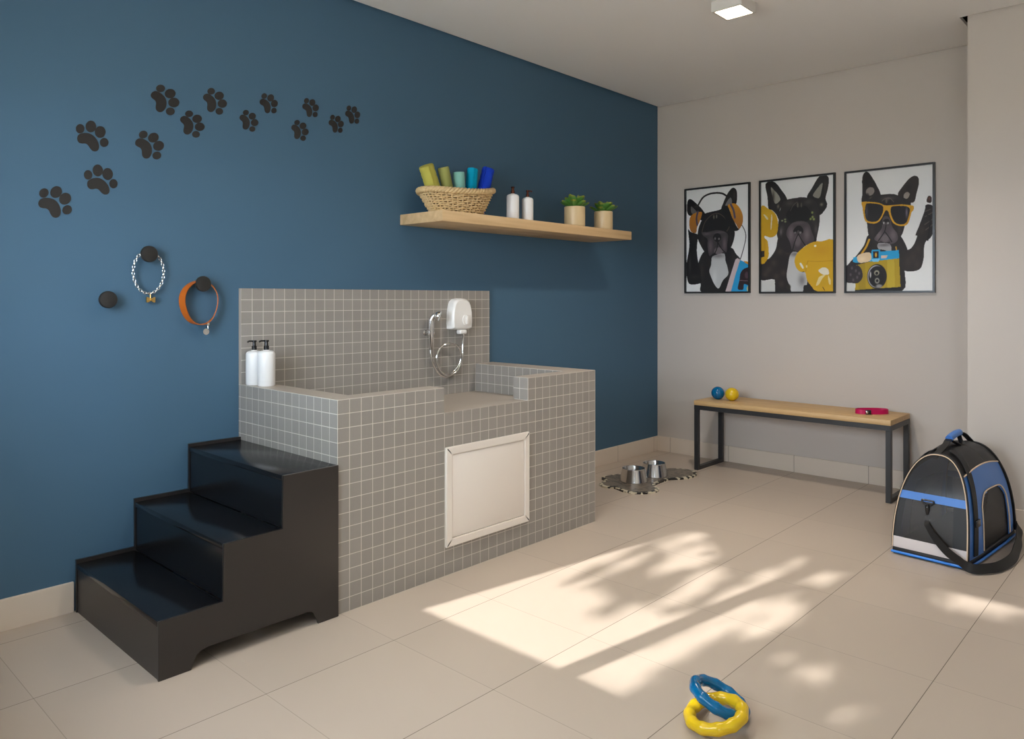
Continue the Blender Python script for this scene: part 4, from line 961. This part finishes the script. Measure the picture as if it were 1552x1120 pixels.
# D ring, clip and shoulder strap
def ef(wf, h, out=.008):
    ph = phi_h(h); a, c = S(0, ph), S(0, PI - ph); return c + (a - c) * (wf + 1) / 2 - g_ * out
rc = ef(-.12, .545, .010)
b = BM(); pts = [rc + e_ * .026 * math.cos(a) + UP * .022 * math.sin(a) - UP * .002 for a in [PI + PI * k / 14 for k in range(15)]]; tube(b, pts, .0042, 8); tube(b, [pts[0], pts[-1]], .0042, 8); obj('d_ring', b, M_pblack, bag, 60)
b = BM(); tube(b, catmull([rc - UP * .02, rc - UP * .032 - g_ * .006, rc - UP * .055 - g_ * .004, rc - UP * .075], 4), lambda s: .006 + .004 * math.sin(s * PI), 8); torus(b, rc - UP * .080 - g_ * .002, .011, .0028, e_, UP, 20, 8); obj('snap_hook', b, M_pblack, bag, 60)
b = BM(); sp = [rc - UP * .092 - g_ * .004, ef(-.05, .30, .014), ef(.18, .20, .02), ef(.52, .10, .034), ef(.86, .035, .040), Vector((-1.385, -2.44, .026)), Vector((-1.33, -2.49, .024)), Vector((-1.25, -2.525, .024)), Vector((-1.10, -2.545, .024)), Vector((-.94, -2.535, .024)), Vector((-.82, -2.525, .026)), Vector((-.73, -2.51, .034)), S(1, phi_h(.05)) + g_ * .014 + e_ * .014, S(1, phi_h(.08)) + g_ * .012 - e_ * .05]
sp = catmull(sp, 8); wds = []
for i, p in enumerate(sp):
    k = i / (len(sp) - 1)
    if k < .3: w_ = e_ * (1 - k / .3 * .5) + UP * (k / .3 * .45) + g_ * (-.2)
    else: w_ = (UP * .75 + Vector((0, 1, 0)) * .5) * 1
    wds.append(w_)
ribbon(b, sp, wds, lambda s: .016 + .026 * min(1, s * 4) if s < .9 else .042 - .02 * (s - .9) * 10, .004); obj('shoulder_strap', b, M_webb, bag, 60)

# ------------------------------------------------------------------ tree outside, dappling the sun
SD = Vector((1, -.15, 0)).normalized(); TE = .554; SUN = Vector((SD.x, SD.y, -TE)).normalized()
def shade(x, y):
    """how densely the crown covers the sun path that ends at floor point x,y"""
    lit = [(-2.35, -1.12, .45, .13, .85), (-2.05, -1.42, .30, .10, .85), (-2.30, -1.62, .30, .07, .8), (-2.25, -1.27, .5, .05, .75), (-1.74, -1.31, .16, .05, .8), (-1.9, -1.22, .16, .05, .6),
           (-2.2, -1.79, .30, .07, .7), (-2.55, -1.87, .36, .10, .8), (-3.0, -1.83, .3, .10, .75), (-2.38, -1.98, .26, .10, .8), (-1.78, -1.83, .08, .05, .6), (-1.87, -1.98, .12, .06, .8),
           (-2.75, -2.28, .13, .055, .6), (-2.65, -2.2, .08, .05, .5), (-2.88, -2.45, .07, .05, .6), (-1.62, -2.58, .20, .2, .95), (-1.80, -2.47, .10, .07, .85), (-3.1, -2.1, .16, .10, .35)]
    o = 0
    for cx, cy, rx, ry, a in lit:
        d = ((x - cx) / rx) ** 2 + ((y - cy) / ry) ** 2; o = max(o, a * math.exp(-d ** 1.6 * .8))
    if y > -1.75: t = max(0, min(1, (-2.45 - x) / .3)); o = max(o, t * t * (3 - 2 * t))
    for cx, cy, rx, ry, a in [(-2.68, -1.50, .17, .045, .95), (-2.50, -1.40, .16, .03, .7), (-2.25, -1.345, .22, .02, .6), (-2.35, -1.50, .2, .025, .6), (-2.5, -1.22, .22, .018, .5), (-2.15, -1.20, .2, .016, .5)]:
        d = ((x - cx) / rx) ** 2 + ((y - cy) / ry) ** 2; o -= a * math.exp(-d)
    return 1 - max(0, min(1, o))
rnd = random.Random(11); b = BM(); cnt = 0
for i in range(15000):
    x = rnd.uniform(-3.5, -1.2); y = rnd.uniform(-3.1, -.85)
    if x > .2 and rnd.random() < .5: continue
    if rnd.random() > shade(x, y) ** 3.4: continue
    dist = rnd.uniform(5.2, 8.6)               # distance back along the sun path
    P = Vector((x, y, 0)) - SUN * (dist + (x + 3.3) * .5)
    if P.x > XL - .8: continue
    s = rnd.uniform(.028, .05); q = Vector((rnd.gauss(0, 1), rnd.gauss(0, 1), rnd.gauss(0, 1))).normalized(); a = q.orthogonal().normalized(); c = q.cross(a)
    vs = [b.verts.new(P + a * s * 1.3), b.verts.new(P + c * s * .6), b.verts.new(P - a * s * 1.3), b.verts.new(P - c * s * .6)]
    b.faces.new(vs); cnt += 1
tr = thing('garden_tree', 'leafy tree in the garden outside the window wall, out of the picture', 'tree', (-10.6, -.6, -.12))
o = obj('crown', b, M_leaf, tr, 0); o['kind'] = 'stuff'
b = BM(); tube(b, catmull([(-10.6, -.6, -.12), (-10.5, -.65, 1.2), (-10.6, -.5, 2.4), (-10.5, -.4, 3.4)], 5), lambda s: .14 - .08 * s, 12); obj('trunk', b, M_bark, tr)
b = BM(); box(b, -40, XL - .15, -25, 25, -.3, -.12); struct('ground', b, mat('patio_ground', rgb(205, 198, 186), .9))

# ------------------------------------------------------------------ light
sd = bpy.data.lights.new('sun', 'SUN'); sd.energy = 8.0; sd.angle = math.radians(.55); sd.color = (1, .98, .95)
so = bpy.data.objects.new('sun', sd); COL.objects.link(so); so.rotation_euler = SUN.to_track_quat('-Z', 'Y').to_euler(); so.location = (-9, -1, 6)
for (y0, y1, z0, z1, xw, ym) in wins:
    pd = bpy.data.lights.new('window_portal', 'AREA'); pd.shape = 'RECTANGLE'; pd.size = z1 - z0; pd.size_y = y1 - y0; pd.cycles.is_portal = True
    po = bpy.data.objects.new('window_portal', pd); COL.objects.link(po); po.location = (xw - .16, (y0 + y1) / 2, (z0 + z1) / 2); po.rotation_euler = (0, -PI / 2, 0)
w = bpy.data.worlds.new('sky'); C.world = w; w.use_nodes = True; bg = w.node_tree.nodes['Background']
bg.inputs[0].default_value = (.78, .88, 1.0, 1); bg.inputs[1].default_value = 18
C.view_settings.view_transform = 'Standard'; C.view_settings.look = 'None'; C.view_settings.gamma = 1; C.view_settings.use_curve_mapping = False
C.view_settings.exposure = 0.22
C.cycles.max_bounces = 10; C.cycles.diffuse_bounces = 7; C.cycles.transparent_max_bounces = 12; C.cycles.caustics_reflective = False; C.cycles.caustics_refractive = False
C.cycles.sample_clamp_indirect = 6
